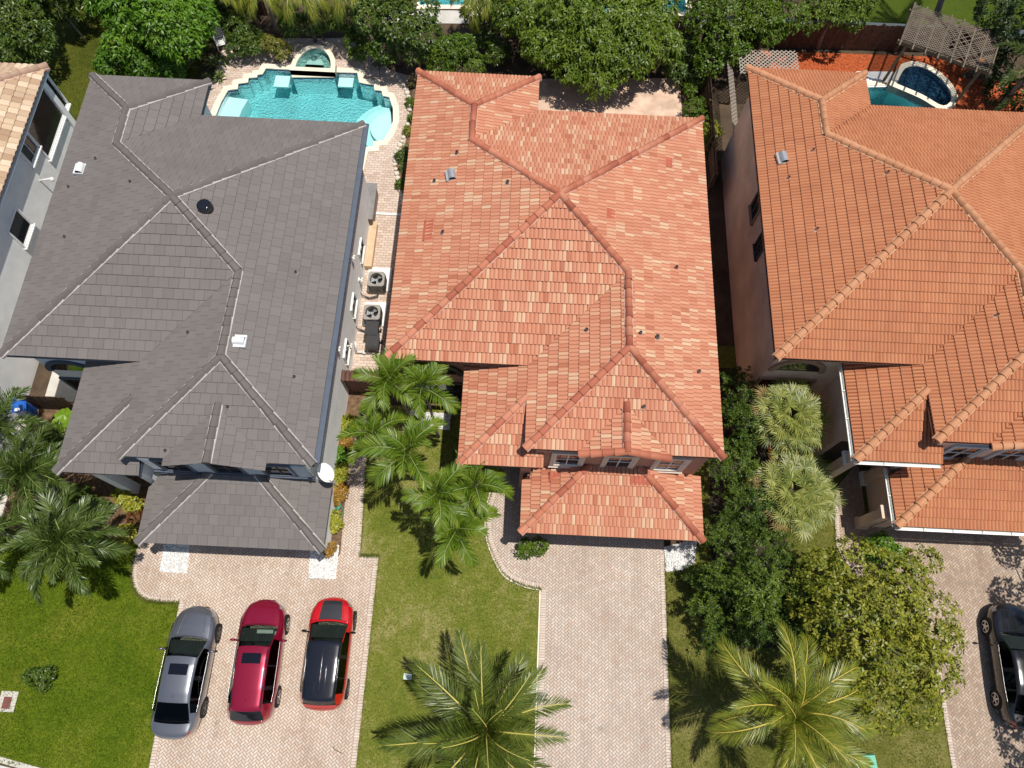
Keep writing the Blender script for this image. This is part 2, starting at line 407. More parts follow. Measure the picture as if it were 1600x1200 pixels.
# grass blades
def grass(poly, n, cols, holes=(), h=.06):
    p = scatter(poly, n)
    for hh in holes: p = p[~inpoly(p, hh)]
    n = len(p); a = rng.uniform(0, 6.28, n); w = rng.uniform(.008, .02, n); hh = rng.uniform(.3, 1, n) ** 1.5 * h * 1.5
    lean = rng.uniform(.2, 1.3, n) * hh; b = rng.uniform(0, 6.28, n)
    V = np.zeros((n, 3, 3)); V[:, 0] = np.c_[p[:, 0] - np.cos(a) * w, p[:, 1] - np.sin(a) * w, np.zeros(n)]
    V[:, 1] = np.c_[p[:, 0] + np.cos(a) * w, p[:, 1] + np.sin(a) * w, np.zeros(n)]
    V[:, 2] = np.c_[p[:, 0] + np.cos(b) * lean, p[:, 1] + np.sin(b) * lean, hh]
    stuff(quads_np('grass', V, leafmat('grass_blades', cols, .6, .3, .2), None, 3))
grass([(-22, -4), (-13.3, -4), (-13.3, 2.2), (-15.6, 4.8), (-22, 5)], 60000, [(.035, .085, .003), (.12, .185, .008), (.31, .34, .035)], [DR1], .07)
grass([(-5.25, -4.2), (1.65, -4.2), (1.65, 3.5), (-.2, 5.5), (-.8, 9), (-1.2, 11.4), (-6.1, 11), (-6.0, 4.8), (-5.25, 4.6)], 42000, [(.05, .10, .008), (.20, .225, .025), (.50, .43, .17)], [DR2, GR4])
grass([(7.15, -4.2), (18, -4.2), (18, 2), (15, 6), (14, 9), (8.2, 9), (8, 5), (7.15, 5)], 30000, [(.06, .09, .012), (.14, .16, .03), (.3, .27, .09)], [DR3, GR3])
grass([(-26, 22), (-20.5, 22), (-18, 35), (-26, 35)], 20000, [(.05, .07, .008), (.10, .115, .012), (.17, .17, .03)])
# ------------------------------------------------------------------ roofs
def tilemat(name, cols, joint=.0, rough=.75, blotch=.25, pos=None, spec=.35, pan=0, streak=.3, jw=(.008, .05)):
    m = Mat(name, rough=rough, spec=spec)
    u, v, _ = m.xyz(m.coord('UV'))
    rnd = m.white(m.comb(u.floor(), v.floor(), 3.0))
    pos = pos or [i / (len(cols) - 1) for i in range(len(cols))]
    c = m.ramp(rnd, list(zip(pos, cols)))
    f = m.noise(.5, 5, rough=.6)
    c = m.mix(blotch, c, m.ramp(f, [(.3, (.6, .55, .52)), (.7, (1, 1, 1))]), 'MULTIPLY')
    # weathering streaks running down each tile
    st = m.noise(1.0, 3, m.comb(u * 7.0, v * .8, rnd * 60.0))
    c = m.mix(streak, c, m.ramp(st, [(.3, (.72, .66, .62)), (.65, (1, 1, 1))]), 'MULTIPLY')
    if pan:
        # dirt plus painted trough shade: a darker colour in the pans between the barrels
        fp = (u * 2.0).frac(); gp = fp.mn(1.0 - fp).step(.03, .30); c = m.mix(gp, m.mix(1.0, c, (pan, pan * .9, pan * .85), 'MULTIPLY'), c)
    if joint:
        fu = u.frac(); g = fu.mn(1.0 - fu).step(*jw)
        c = m.mix(g, tuple(q * joint for q in cols[0]), c)
    m.col(c); m.bump(m.noise(25, 3), .25, .01)
    return m.m
PINK = [(.43, .148, .080), (.52, .205, .117), (.555, .235, .138), (.58, .272, .163), (.60, .335, .205), (.63, .43, .28)]
m_tile_pink = tilemat('rose_clay_tiles', PINK, .66, jw=(.02, .17), pos=[0, .05, .4, .72, .88, 1])  # wide joint bands put the shade of the troughs into the colour
m_tile_grey = tilemat('grey_slab_tiles', [(.158, .141, .132), (.170, .152, .143), (.180, .162, .152), (.164, .148, .141)], .68, .8, .22, streak=.12)
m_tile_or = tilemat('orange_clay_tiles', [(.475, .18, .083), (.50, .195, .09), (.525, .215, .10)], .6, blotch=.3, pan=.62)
m_tile_bei = tilemat('buff_clay_tiles', [(.38, .24, .15), (.55, .40, .26), (.70, .56, .40), (.46, .31, .20)], .5)
m_cap_pink = tilemat('rose_ridge_tiles', [(.36, .105, .06), (.47, .16, .09), (.55, .23, .14)], 0)
m_cap_grey = tilemat('grey_ridge_tiles', [(.13, .115, .108), (.15, .135, .125)], 0)
m_cap_or = tilemat('orange_ridge_tiles', [(.50, .23, .115), (.56, .28, .15)], 0)
m_cap_bei = tilemat('buff_ridge_tiles', [(.42, .28, .2), (.5, .34, .25)], 0)
m_mort_w = plain('pale_mortar', (.44, .40, .375), .9, .15, 6)
m_mort_p = plain('rose_mortar', (.52, .32, .25), .9, .2, 5)
m_mort_o = plain('peach_mortar', (.56, .35, .21), .9, .15, 5)
m_deckdark = plain('roof_underlay', (.05, .04, .035), .9)

def clip(poly, pl):
    """Sutherland-Hodgman against a list of (nx, ny, c): keep nx*x+ny*y >= c"""
    for nx, ny, c in pl:
        out = []; n = len(poly)
        for i in range(n):
            a, b = poly[i], poly[(i + 1) % n]; da, db = nx * a[0] + ny * a[1] - c, nx * b[0] + ny * b[1] - c
            if da >= 0: out.append(a)
            if (da >= 0) != (db >= 0):
                t = da / (da - db); out.append((a[0] + (b[0] - a[0]) * t, a[1] + (b[1] - a[1]) * t))
        poly = out
        if not poly: return poly
    return poly
PLANE_ID = [0]
def roof_plane(mb, poly, axis, eave, p, ze, st):
    """tiles over one convex roof slope; axis names the side the eave is on"""
    h, tw, seg, amp, th, stag = st['h'], st['tw'], st['seg'], st['amp'], st['th'], st['stag']
    PLANE_ID[0] += 1; cid = PLANE_ID[0] * 64
    if axis == 'x-': to = lambda q: (q[1], q[0] - eave); back = lambda s, d: (eave + d, s); flip = True
    elif axis == 'x+': to = lambda q: (q[1], eave - q[0]); back = lambda s, d: (eave - d, s); flip = False
    elif axis == 'y-': to = lambda q: (q[0], q[1] - eave); back = lambda s, d: (s, eave + d); flip = False
    else: to = lambda q: (q[0], eave - q[1]); back = lambda s, d: (s, eave - d); flip = True
    P2 = [to(q) for q in poly]
    A = sum(P2[i][0] * P2[(i + 1) % len(P2)][1] - P2[(i + 1) % len(P2)][0] * P2[i][1] for i in range(len(P2)))
    if A < 0: P2 = P2[::-1]
    pls = []
    for i in range(len(P2)):
        a, b = P2[i], P2[(i + 1) % len(P2)]; nx, ny = -(b[1] - a[1]), b[0] - a[0]; l = math.hypot(nx, ny)
        if l > 1e-6: pls.append((nx / l, ny / l, (nx * a[0] + ny * a[1]) / l))
    lap = .05
    def pt(s, d, off): x, y = back(s, d); return (x, y, ze + p * d + off)
    def add(pts, uv, sm):
        mb.quad(pts[::-1] if flip else pts, 0, uv[::-1] if flip else uv, sm)
    ds = [q[1] for q in P2]; k0, k1 = math.floor(min(ds) / h + 1e-6), math.ceil(max(ds) / h)
    cs = tw / seg
    wave = [amp * w for w in st['wave']] + [amp * st['wave'][0]]
    jr = random.Random(PLANE_ID[0])
    for k in range(k0, k1):
        d0, d1 = k * h, (k + 1) * h + lap
        band = clip(P2, [(0, 1, d0), (0, -1, -d1)])
        if len(band) < 3: continue
        smin, smax = min(q[0] for q in band), max(q[0] for q in band)
        sh = (k % 2) * stag * tw
        def idx(s): return (s - sh) / cs
        i0, i1 = math.floor(idx(smin)), math.ceil(idx(smax))
        full = {}
        jit = {}
        rows = {}
        for i in range(i0, i1):
            s0, s1 = sh + i * cs, sh + (i + 1) * cs; tile = i // seg
            if tile not in jit: jit[tile] = jr.uniform(-1, 1) * st['jit']
            j = jit[tile]
            w0, w1 = wave[i % seg], wave[i % seg + 1]
            def off(s, d): return th * (1 - (d - d0) / (d1 - d0)) + w0 + (w1 - w0) * (s - s0) / cs + j
            cell = [(s0, d0), (s1, d0), (s1, d1), (s0, d1)]
            inside = all(nx * s + ny * d >= c - 1e-9 for nx, ny, c in pls for s, d in cell)
            if not inside: cell = clip(cell, pls)
            if len(cell) < 3: continue
            U = lambda s, d: ((s - sh) / tw + .0001, k + cid + min(.98, max(.02, (d - d0) / (d1 - d0))))
            uu = [U(s, d) for s, d in cell]
            uu = [(min(tile + .999, max(tile + .001, a)), b_) for a, b_ in uu]
            if inside:
                ids = []
                for (s, d), e in zip(cell, (i, i + 1, i + 1, i)):
                    key = (e, d, tile if st['jit'] else 0)
                    if key not in rows: rows[key] = len(mb.v); mb.v.append(pt(s, d, off(s, d)))
                    ids.append(rows[key])
                if flip: ids, uu2 = ids[::-1], uu[::-1]
                else: uu2 = uu
                mb.face(ids, 0, uu2, True)
            else: add([pt(s, d, off(s, d)) for s, d in cell], uu, True)
            lo = [q for q in cell if abs(q[1] - d0) < 1e-6]
            if len(lo) >= 2:
                a, b = min(lo), max(lo); u0 = (tile + .3, k + cid + .02)
                add([pt(a[0], d0, off(*a) - th * .62), pt(b[0], d0, off(*b) - th * .62), pt(b[0], d0, off(*b)), pt(a[0], d0, off(*a))], [u0] * 4, False)
    dk = [pt(s, d, -.012 - amp) for s, d in P2]
    mb.quad(dk[::-1] if flip else dk, 1)
def caps(mb, p0, p1, r=.13, ln=.40, drop=.35, arcn=6, mort=.2, sq=1.0):
    """ridge or hip cap tiles from p0 up to p1, bedded in mortar (material 2)"""
    p0, p1 = Vector(p0), Vector(p1); t = (p1 - p0); L = t.length; t.normalize()
    n = Vector((t.y, -t.x, 0)).normalized(); up = n.cross(t); up = up if up.z > 0 else -up
    PLANE_ID[0] += 1
    k = max(1, round(L / ln)); sl = L / k
    for i in range(k):
        a, b = p0 + t * (i * sl), p0 + t * ((i + 1) * sl + .05)
        ra, rb = r * 1.1 * random.uniform(.97, 1.03), r * .92; base = len(mb.v); lift = Vector((0, 0, .03 + random.uniform(-.004, .004)))
        sk = n * random.uniform(-.012, .012)
        for c, rr, l in ((a, ra, lift), (b, rb, Vector((0, 0, .012)))):
            for q in range(arcn + 1):
                w = math.pi * q / arcn
                mb.v.append(tuple(c + sk + l + n * (math.cos(w) * rr) + up * (math.sin(w) * rr * sq)))
        m = arcn + 1; uv = (i + .5, PLANE_ID[0] * 64 + .5)
        for q in range(arcn):
            f = [base + q, base + q + 1, base + m + q + 1, base + m + q]
            mb.face(f, 1, [uv] * 4, arcn > 3)
        mb.face([base + q for q in range(m)], 1, [uv] * m)
    for s in (1, -1):
        a = n * (s * mort * .4); e = n * (s * mort) - Vector((0, 0, mort * drop)); lift = Vector((0, 0, .05))
        q = [p0 + e + lift, p1 + e + lift, p1 + a + lift * 1.1, p0 + a + lift * 1.1]
        q2 = [p0 + e - lift, p1 + e - lift, p1 + e + lift, p0 + e + lift]
        for z in (q, q2): mb.quad(z if s > 0 else z[::-1], 2)
ST_PINK = dict(h=.385, tw=.165, seg=4, amp=.036, th=.062, stag=.5, jit=0, wave=[0, .68, 1, .68])
ST_GREY = dict(h=.385, tw=.40, seg=1, amp=0, th=.042, stag=.5, jit=.0035, wave=[0])
ST_OR = dict(h=.385, tw=.30, seg=8, amp=.052, th=.05, stag=0, jit=0, wave=[0, .78, 1, .78, 0, .78, 1, .78])
ST_BEI = dict(h=.385, tw=.30, seg=4, amp=.05, th=.05, stag=0, jit=0, wave=[0, .75, 1, .75])

# ------------------------------------------------------------------ wall fittings
m_glass = Mat('window_glass', (.012, .016, .02), .06, 0, .6).m
m_frame_w = plain('white_frame', (.7, .7, .68), .5, .05)
m_frame_b = plain('bronze_frame', (.06, .05, .045), .45, .05)
m_trim_p = plain('sand_trim', (.58, .5, .42), .8, .06)
m_trim_s = plain('slate_trim', (.085, .105, .14), .7, .08)
m_trim_l = plain('pale_blue_trim', (.40, .47, .52), .7, .05)
m_alu = plain('galvanised_metal', (.62, .63, .63), .35, .1, 8, metal=.7)
m_dkpipe = plain('lead_pipe', (.23, .21, .2), .6, .2, 8)
m_black = plain('black_plastic', (.02, .02, .022), .4, .1)
m_pvc = plain('white_pvc', (.75, .74, .7), .5, .05)
def frame_at(c, face):
    """matrix: local x along the wall, local y out of it"""
    rz = {'-y': math.pi, '+y': 0, '+x': -math.pi / 2, '-x': math.pi / 2}[face]
    return Matrix.Translation(Vector(c)) @ Matrix.Rotation(rz, 4, 'Z')
def window(par, c, face, w, h, mf, mtrim=None, tw=.12, mull=1, rail=0, sill=True, label=None):
    M_ = frame_at(c, face); f = MB()
    if mtrim:
        t = MB()
        for x0, x1, z0, z1 in ((-w / 2 - tw, -w / 2, -h / 2 - tw, h / 2 + tw), (w / 2, w / 2 + tw, -h / 2 - tw, h / 2 + tw), (-w / 2, w / 2, h / 2, h / 2 + tw), (-w / 2, w / 2, -h / 2 - tw, -h / 2)):
            t.box(x0, x1, -.02, .085, z0, z1, 0, M_)
        if sill: t.box(-w / 2 - tw - .03, w / 2 + tw + .03, -.02, .13, -h / 2 - tw - .07, -h / 2 - tw - .001, 0, M_)
    e = .05
    for x0, x1, z0, z1 in ((-w / 2, -w / 2 + e, -h / 2, h / 2), (w / 2 - e, w / 2, -h / 2, h / 2), (-w / 2 + e, w / 2 - e, h / 2 - e, h / 2), (-w / 2 + e, w / 2 - e, -h / 2, -h / 2 + e)):
        f.box(x0, x1, .001, .05, z0, z1, 0, M_)
    for k in range(mull):
        x = -w / 2 + w * (k + 1) / (mull + 1); f.box(x - .02, x + .02, .002, .045, -h / 2 + e, h / 2 - e, 0, M_)
    for k in range(rail):
        z = -h / 2 + h * (k + 1) / (rail + 1); f.box(-w / 2 + e, w / 2 - e, .003, .04, z - .018, z + .018, 0, M_)
    wo = f.build('window', mf, par)
    if label: wo['label'] = label
    g = MB(); g.box(-w / 2 + .01, w / 2 - .01, .0, .012, -h / 2 + .01, h / 2 - .01, 0, M_); g.build('pane', m_glass, wo)
    if mtrim: t.build('window_trim', mtrim, wo)
    return wo
def arch_window(par, c, face, w, h, mf):
    """half-round window with a frame"""
    M_ = frame_at(c, face); f, g = MB(), MB(); n = 14
    def ring(r0, r1, y0, y1, mb):
        for i in range(n):
            a0, a1 = math.pi * i / n, math.pi * (i + 1) / n
            P_ = lambda r, a, y: M_ @ Vector((math.cos(a) * r * w / 2, y, math.sin(a) * r * h))
            mb.quad([P_(r0, a0, y1), P_(r1, a0, y1), P_(r1, a1, y1), P_(r0, a1, y1)][::-1])
            mb.quad([P_(r1, a0, y0), P_(r1, a0, y1), P_(r1, a1, y1), P_(r1, a1, y0)])
            if r0 > 0: mb.quad([P_(r0, a0, y0), P_(r0, a0, y1), P_(r0, a1, y1), P_(r0, a1, y0)][::-1])
    ring(.86, 1.08, -.02, .09, f); wo = f.build('arch_window', mf, par)
    ring(0, .86, 0, .02, g); g.build('pane', m_glass, wo); return wo
def GW(px, py, x=None, y=None):
    """point on a vertical wall plane (x or y given) seen at a photo position"""
    d = CAMR @ np.array([(px - 800) / FOC, -(py - 600) / FOC, -1.0])
    t = x / d[0] if x is not None else y / d[1]
    return (d[0] * t, d[1] * t, CAMH + d[2] * t)

def house(name, label, D):
    x0, x1, y0, y1, xr, yr, xf, yf, xl, yl, xle = (D[k] for k in ('x0', 'x1', 'y0', 'y1', 'xr', 'yr', 'xf', 'yf', 'xl', 'yl', 'xle'))
    gx0, gx1, gy, zg = D['gx0'], D['gx1'], D['gy'], D['zg']
    ze, p, o, st = 6.0, .38, D.get('o', .45), D['st']
    root = thing(name, label, 'house', ((x0 + x1) / 2, (y0 + y1) / 2, 0))
    inv = Matrix.Translation(-root.location)
    def part(mb, nm, mats, par=None):
        ob = mb.build(nm, mats, par or root)
        if par is None: ob.matrix_parent_inverse = inv
        return ob
    cx, cy, hw, hd = (x0 + x1) / 2, (y0 + y1) / 2, (x1 - x0) / 2, (y1 - y0) / 2; q = p * hw / hd
    xc, fw = (xf + x1) / 2, (x1 - xf) / 2; yj = y0 + fw * hd / hw; yfh = yf + fw
    xrc, rw = (x0 + xr) / 2, (xr - x0) / 2; yv = y1 - rw * hd / hw; yrh = yr - rw
    dl = xf - xl; zl = ze - p * dl; of = .1; yw = yf + of
    # tiles: material 0 field tiles, 1 underlay
    t = MB()
    rp = lambda poly, ax, e, s, z: roof_plane(t, poly, ax, e, s, z, st)
    rp([(x0, y0), (cx, cy), (xrc, yv), (x0, yv)], 'x-', x0, p, ze)
    rp([(x0, yv), (xrc, yv), (xrc, yrh), (x0, yr)], 'x-', x0, p, ze)
    rp([(x0, yr), (xrc, yrh), (xr, yr)], 'y+', yr, p, ze)
    rp([(xr, yr), (xrc, yrh), (xrc, yv), (xr, y1)], 'x+', xr, p, ze)
    rp([(x1, y1), (xr, y1), (xrc, yv), (cx, cy)], 'y+', y1, q, ze)
    rp([(x1, y1), (cx, cy), (xc, yj), (x1, yj)], 'x+', x1, p, ze)
    rp([(x1, yj), (xc, yj), (xc, yfh), (x1, yf)], 'x+', x1, p, ze)
    rp([(x0, y0), (xf, y0), (xc, yj), (cx, cy)], 'y-', y0, q, ze)
    # gable on the front wing cuts its front slope
    gw_, gyf = D.get('gabw', 1.7), yf - D.get('gabo', .18); gz = ze + p * gw_
    rp([(xf, yf), (xc - gw_, yf), (xc, yf + gw_), (xc, yfh)], 'y-', yf, p, ze)
    rp([(x1, yf), (xc, yfh), (xc, yf + gw_), (xc + gw_, yf)], 'y-', yf, p, ze)
    rp([(xc - gw_, gyf), (xc, gyf), (xc, yf + gw_), (xc - gw_, yf)], 'x-', xc - gw_, p, ze + .012)
    rp([(xc + gw_, gyf), (xc + gw_, yf), (xc, yf + gw_), (xc, gyf)], 'x+', xc + gw_, p, ze + .012)
    rp([(xf, yf), (xc, yfh), (xc, yj), (xf, y0)], 'x-', xf, p, ze)
    rp([(xl, yl), (xf, yl + dl), (xf, y0 + o), (xl, y0 + o)], 'x-', xf, p, ze)
    rp([(xl, yl), (xle, yl), (xle, yw + .4), (xf + o, yl + dl), (xf, yl + dl)], 'y-', yl, p, zl)
    gt = yf + of - gy
    rp([(gx0, gy), (gx0 + gt, gy + gt), (max(xle, gx0 + .5), gy + gt), (gx0, yl + .02)], 'x-', gx0, p, zg)
    rp([(gx0, gy), (gx1, gy), (gx1 - gt, gy + gt), (gx0 + gt, gy + gt)], 'y-', gy, p, zg)
    rp([(gx1, gy), (gx1, gy + gt), (gx1 - gt, gy + gt)], 'x+', gx1, p, zg)
    roof = part(t, 'roof', [D['tile'], m_deckdark])
    c = MB(); K = D['cap']
    def cp(a, b, **k): caps(c, a, b, **{**K, **k})
    Z = lambda d: ze + p * d + .03
    apex = (cx, cy, Z(hw))
    cp((x0, y0, Z(0)), apex); cp((x1, y1, Z(0)), apex); cp((xc, yj, Z(fw)), apex); cp((xrc, yv, Z(rw)), apex)
    cp((xc, yfh, Z(fw)), (xc, yj, Z(fw))); cp((xrc, yrh, Z(rw)), (xrc, yv, Z(rw)))
    cp((xf, yf, Z(0)), (xc, yfh, Z(fw))); cp((x1, yf, Z(0)), (xc, yfh, Z(fw)))
    cp((x0, yr, Z(0)), (xrc, yrh, Z(rw))); cp((xr, yr, Z(0)), (xrc, yrh, Z(rw)))
    cp((xl, yl, zl + .03), (xf, yl + dl, Z(0)))
    cp((gx0, gy, zg + .03), (gx0 + gt, gy + gt, zg + .03 + p * gt)); cp((gx1, gy, zg + .03), (gx1 - gt, gy + gt, zg + .03 + p * gt))
    cp((xc, gyf, gz + .04), (xc, yf + gw_ + .05, gz + .04))
    if D.get('rake'):
        for s in (-1, 1): cp((xc + s * gw_, gyf + .06, ze + .05), (xc, gyf + .06, gz + .05), mort=.1)
    c.build('ridge_cap', [m_white, K_MAT[D['capm']][0], K_MAT[D['capm']][1]], roof)
    # mortar balls where ridges meet
    # walls
    w = MB()
    def wl(a0, a1, b0, b1, z1, z0=-.05): w.box(a0, a1, b0, b1, z0, z1)
    top = ze - .12
    wl(x0 + o, x1 - o, y0 + o, y1 - o, top); wl(x0 + o + .01, xr - o, y1 - o - .2, yr - o, top - .003)
    wl(xf + o, x1 - o - .004, yf + of, y0 + o + .3, top - .002)
    gl = 3.1 + p * (gt)
    wl(gx0 + o, gx1 - o + .02, gy + .55, yf + of + .3, zg - .1)
    # porch: back wall, two columns and a lintel
    wl(xl + o, xf + o + .1, yl + 1.6, y0 + o + .2, zl - .14)
    for xx in (xl + o, xle - o - .38): w.box(xx, xx + .42, yl + o - .1, yl + o + .32, -.05, zl - .14)
    w.box(xl + o + .42, xle - o - .38, yl + o - .06, yl + o + .28, zl - 1.3, zl - .15)
    w.box(xl + o + .002, xl + o + .3, yl + o + .32, yl + 1.6, zl - 1.0, zl - .15)
    # gable triangle
    gm = yf + .05
    gv = [(xc - gw_ + .1, gm, ze - .1), (xc + gw_ - .1, gm, ze - .1), (xc, gm, gz - .06)]
    w.quad(gv); w.quad([(a, gm + .25, cz) for a, b_, cz in gv][::-1])
    part(w, 'wall', D['wall'])
    # eaves: fascia boards and soffits
    f = MB(); fh = D.get('fh', .2)
    def fas(a, b, z):
        (ax, ay), (bx, by) = a, b; s = .035
        ux, uy = (bx - ax), (by - ay); l = math.hypot(ux, uy); nx, ny = -uy / l, ux / l      # inward is to the left
        i0, i1 = .04, .04 + s
        P4 = [(ax + nx * i0, ay + ny * i0), (bx + nx * i0, by + ny * i0), (bx + nx * i1, by + ny * i1), (ax + nx * i1, ay + ny * i1)]
        f.prism(P4, z - fh - .02, z - .02)
    for a, b in (((x0, y0), (xf + .3, y0)), ((x1, yf), (x1, y1)), ((x1, y1), (xr, y1)), ((xr, y1), (xr, yr)), ((xr, yr), (x0, yr)), ((x0, yr), (x0, y0)),
                 ((xf, yf), (xc - gw_, yf)), ((xc + gw_, yf), (x1, yf)), ((xf, yl + dl), (xf, yf))): fas(a, b, ze)
    fas((xl, yl), (xle, yl), zl); fas((xl, y0 + o), (xl, yl), zl); fas((xle, yl), (xle, yw), zl)
    fas((gx0, gy), (gx1, gy), zg); fas((gx1, gy), (gx1, gy + gt), zg); fas((gx0, yl + .3), (gx0, gy), zg)
    sz = ze - fh
    for a0, a1, b0, b1, zz in ((x0, x1, y0, y1, sz), (x0, xr, y1 - .6, yr, sz - .002), (xf, x1, yf, y0 + .5, sz - .001), (gx0, gx1, gy, gy + gt, zg - fh), (xl, xle, yl, yl + 2, zl - fh), (xl, xf, yl + 2, y0 + .4, zl - fh)):
        f.quad([(a0 + .06, b0 + .06, zz), (a0 + .06, b1 - .06, zz), (a1 - .06, b1 - .06, zz), (a1 - .06, b0 + .06, zz)])
    part(f, 'fascia', D['fascia'])
    # garage door
    g = MB(); gd0, gd1 = D.get('door', (gx0 + 1.1, gx1 - 1.3)); yy = gy + .55
    g.box(gd0, gd1, yy - .06, yy - .002, 0, 2.15)
    for k in range(1, 4): g.box(gd0, gd1, yy - .075, yy - .061, 2.15 * k / 4 - .02, 2.15 * k / 4 + .02)
    part(g, 'garage_door', D['doorm'])
    def sub(ob):
        ob.matrix_parent_inverse = inv; return ob
    D.update(root=root, part=part, sub=sub, xc=xc, ytop=yf + of, roof=roof, ze=ze, p=p, zl=zl)
    return D
K_MAT = {'pink': (m_cap_pink, m_mort_p), 'grey': (m_cap_grey, m_mort_w), 'or': (m_cap_or, m_mort_o), 'bei': (m_cap_bei, m_mort_p)}
m_wall_p = plain('rose_stucco', (.42, .22, .16), .9, .1, 1.5, bump=.3)
m_wall_g = plain('pale_grey_stucco', (.90, .90, .89), .9, .06, 1.2, bump=.3)
m_wall_o = plain('peach_stucco', (.76, .55, .43), .9, .18, .8, bump=.3)
m_wall_b = plain('white_stucco', (.85, .85, .83), .9, .08, 1.2, bump=.3)
m_fas_br = plain('brown_fascia', (.17, .085, .06), .7, .15)
m_fas_o = plain('tan_fascia', (.36, .22, .15), .7, .1)
m_gdoor = plain('garage_door_paint', (.30, .24, .2), .6, .08)
m_gdoor_g = plain('garage_door_grey', (.42, .43, .43), .6, .08)

HP = house('two_storey_house', 'two storey house under a mottled rose and cream tiled roof, driveway empty', dict(x0=-4.95, x1=8.15, y0=11.35, y1=23.98, xr=.69, yr=25.95, xf=.67, yf=7.97, xl=-1.87, yl=7.52, xle=1.43,
    gx0=.68, gx1=8.06, gy=5.4, zg=2.9, st=ST_PINK, tile=m_tile_pink, capm='pink', cap=dict(r=.14, ln=.42, mort=.17), wall=m_wall_p, fascia=m_fas_br, doorm=m_gdoor, rake=True))
HG = house('two_storey_house', 'two storey house with dark grey slab tile roof and pale walls, three cars in front', dict(x0=-19.8, x1=-7.1, y0=10.74, y1=22.79, xr=-14.4, yr=24.8, xf=-14.35, yf=6.95, xl=-17.1, yl=6.5, xle=-13.9,
    gx0=-14.4, gx1=-7.03, gy=4.3, zg=2.95, st=ST_GREY, tile=m_tile_grey, capm='grey', cap=dict(r=.15, ln=.42, arcn=3, sq=.6, mort=.188), wall=m_wall_g, fascia=m_trim_s, doorm=m_gdoor_g, fh=.24, gabo=.3, gabw=1.9))
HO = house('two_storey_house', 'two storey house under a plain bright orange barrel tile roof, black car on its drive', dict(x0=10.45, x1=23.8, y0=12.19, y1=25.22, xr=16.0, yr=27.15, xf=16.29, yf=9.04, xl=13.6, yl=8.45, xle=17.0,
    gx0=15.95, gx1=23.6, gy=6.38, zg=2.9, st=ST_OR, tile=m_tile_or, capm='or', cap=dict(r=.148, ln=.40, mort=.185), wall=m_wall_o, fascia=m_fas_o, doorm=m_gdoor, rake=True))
# ------------------------------------------------------------------ house fittings
def roof_z(D, x, y):
    p = D['p']; xf, yf, xl, yl = D['xf'], D['yf'], D['xl'], D['yl']
    def blk(a, b, c, d): return min(x - a, b - x, y - c, d - y)
    h = max(blk(D['x0'], D['x1'], D['y0'], D['y1']), blk(D['x0'], D['xr'], D['y1'] - 9, D['yr']), blk(xf, D['x1'], yf, D['y1']))
    if h > 0: return D['ze'] + p * h
    if y > yl and x < xf + .4: return D['zl'] + p * min(x - xl, y - yl)
    return D['zg'] + p * min(x - D['gx0'], D['gx1'] - x, y - D['gy'])
def on_roof(D, px, py):
    z = 7.0
    for _ in range(6):
        x, y, _z = G(px, py, z); z = roof_z(D, x, y)
    return x, y, z
def vent_pipe(D, px, py, h=.22, r=.055, mat=None):
    x, y, z = on_roof(D, px, py); m = MB()
    m.tube([(x, y, z - .05), (x, y, z + h)], r, 8, 0, False); m.tube([(x, y, z - .02), (x, y, z + .07)], [r * 2.4, r * 1.15], 8, 0, False)
    m.tube([(x, y, z + h - .06), (x, y, z + h - .05)], r * .85, 8, 1)
    D['sub'](m.build('vent_pipe', [mat or m_dkpipe, m_black], D['root']))
def vent_hood(D, px, py, rz=0, s=.34, mat=None):
    """rounded sheet metal exhaust hood with an open mouth"""
    x, y, z = on_roof(D, px, py); m = MB(); M_ = Matrix.Translation((x, y, z + .03)) @ Matrix.Rotation(rz, 4, 'Z'); n = 8
    for i in range(n):
        a, b = math.pi * i / n, math.pi * (i + 1) / n
        q = lambda w, yy, r: M_ @ Vector((math.cos(w) * r, yy, math.sin(w) * r * 1.1 + .06))
        m.quad([q(a, -s, s * .62), q(b, -s, s * .62), q(b, s * .8, s * .62), q(a, s * .8, s * .62)][::-1], 0, None, True)
        m.quad([q(a, s * .8, s * .62), q(b, s * .8, s * .62), M_ @ Vector((0, s * .8, .06))], 0)
        m.quad([q(a, -s * .8, s * .6), q(b, -s * .8, s * .6), M_ @ Vector((0, -s * .8, .06))], 1)
    m.box(-s, s, -s * 1.1, s, -.06, .06, 0, M_)
    D['sub'](m.build('exhaust_hood', [mat or m_alu, m_black], D['root']))
for q in ((679, 285), (714, 241), (793, 287), (692, 365), (1056, 420), (1000, 522), (1026, 528), (1091, 582), (916, 517), (1005, 637)): vent_pipe(HP, *q, .2, .06 if q[0] != 1026 else .075)
vent_hood(HP, 706, 275, .2, .26)
m_newtile = plain('replacement_tile_red', (.40, .10, .055), .7, .15, 4)
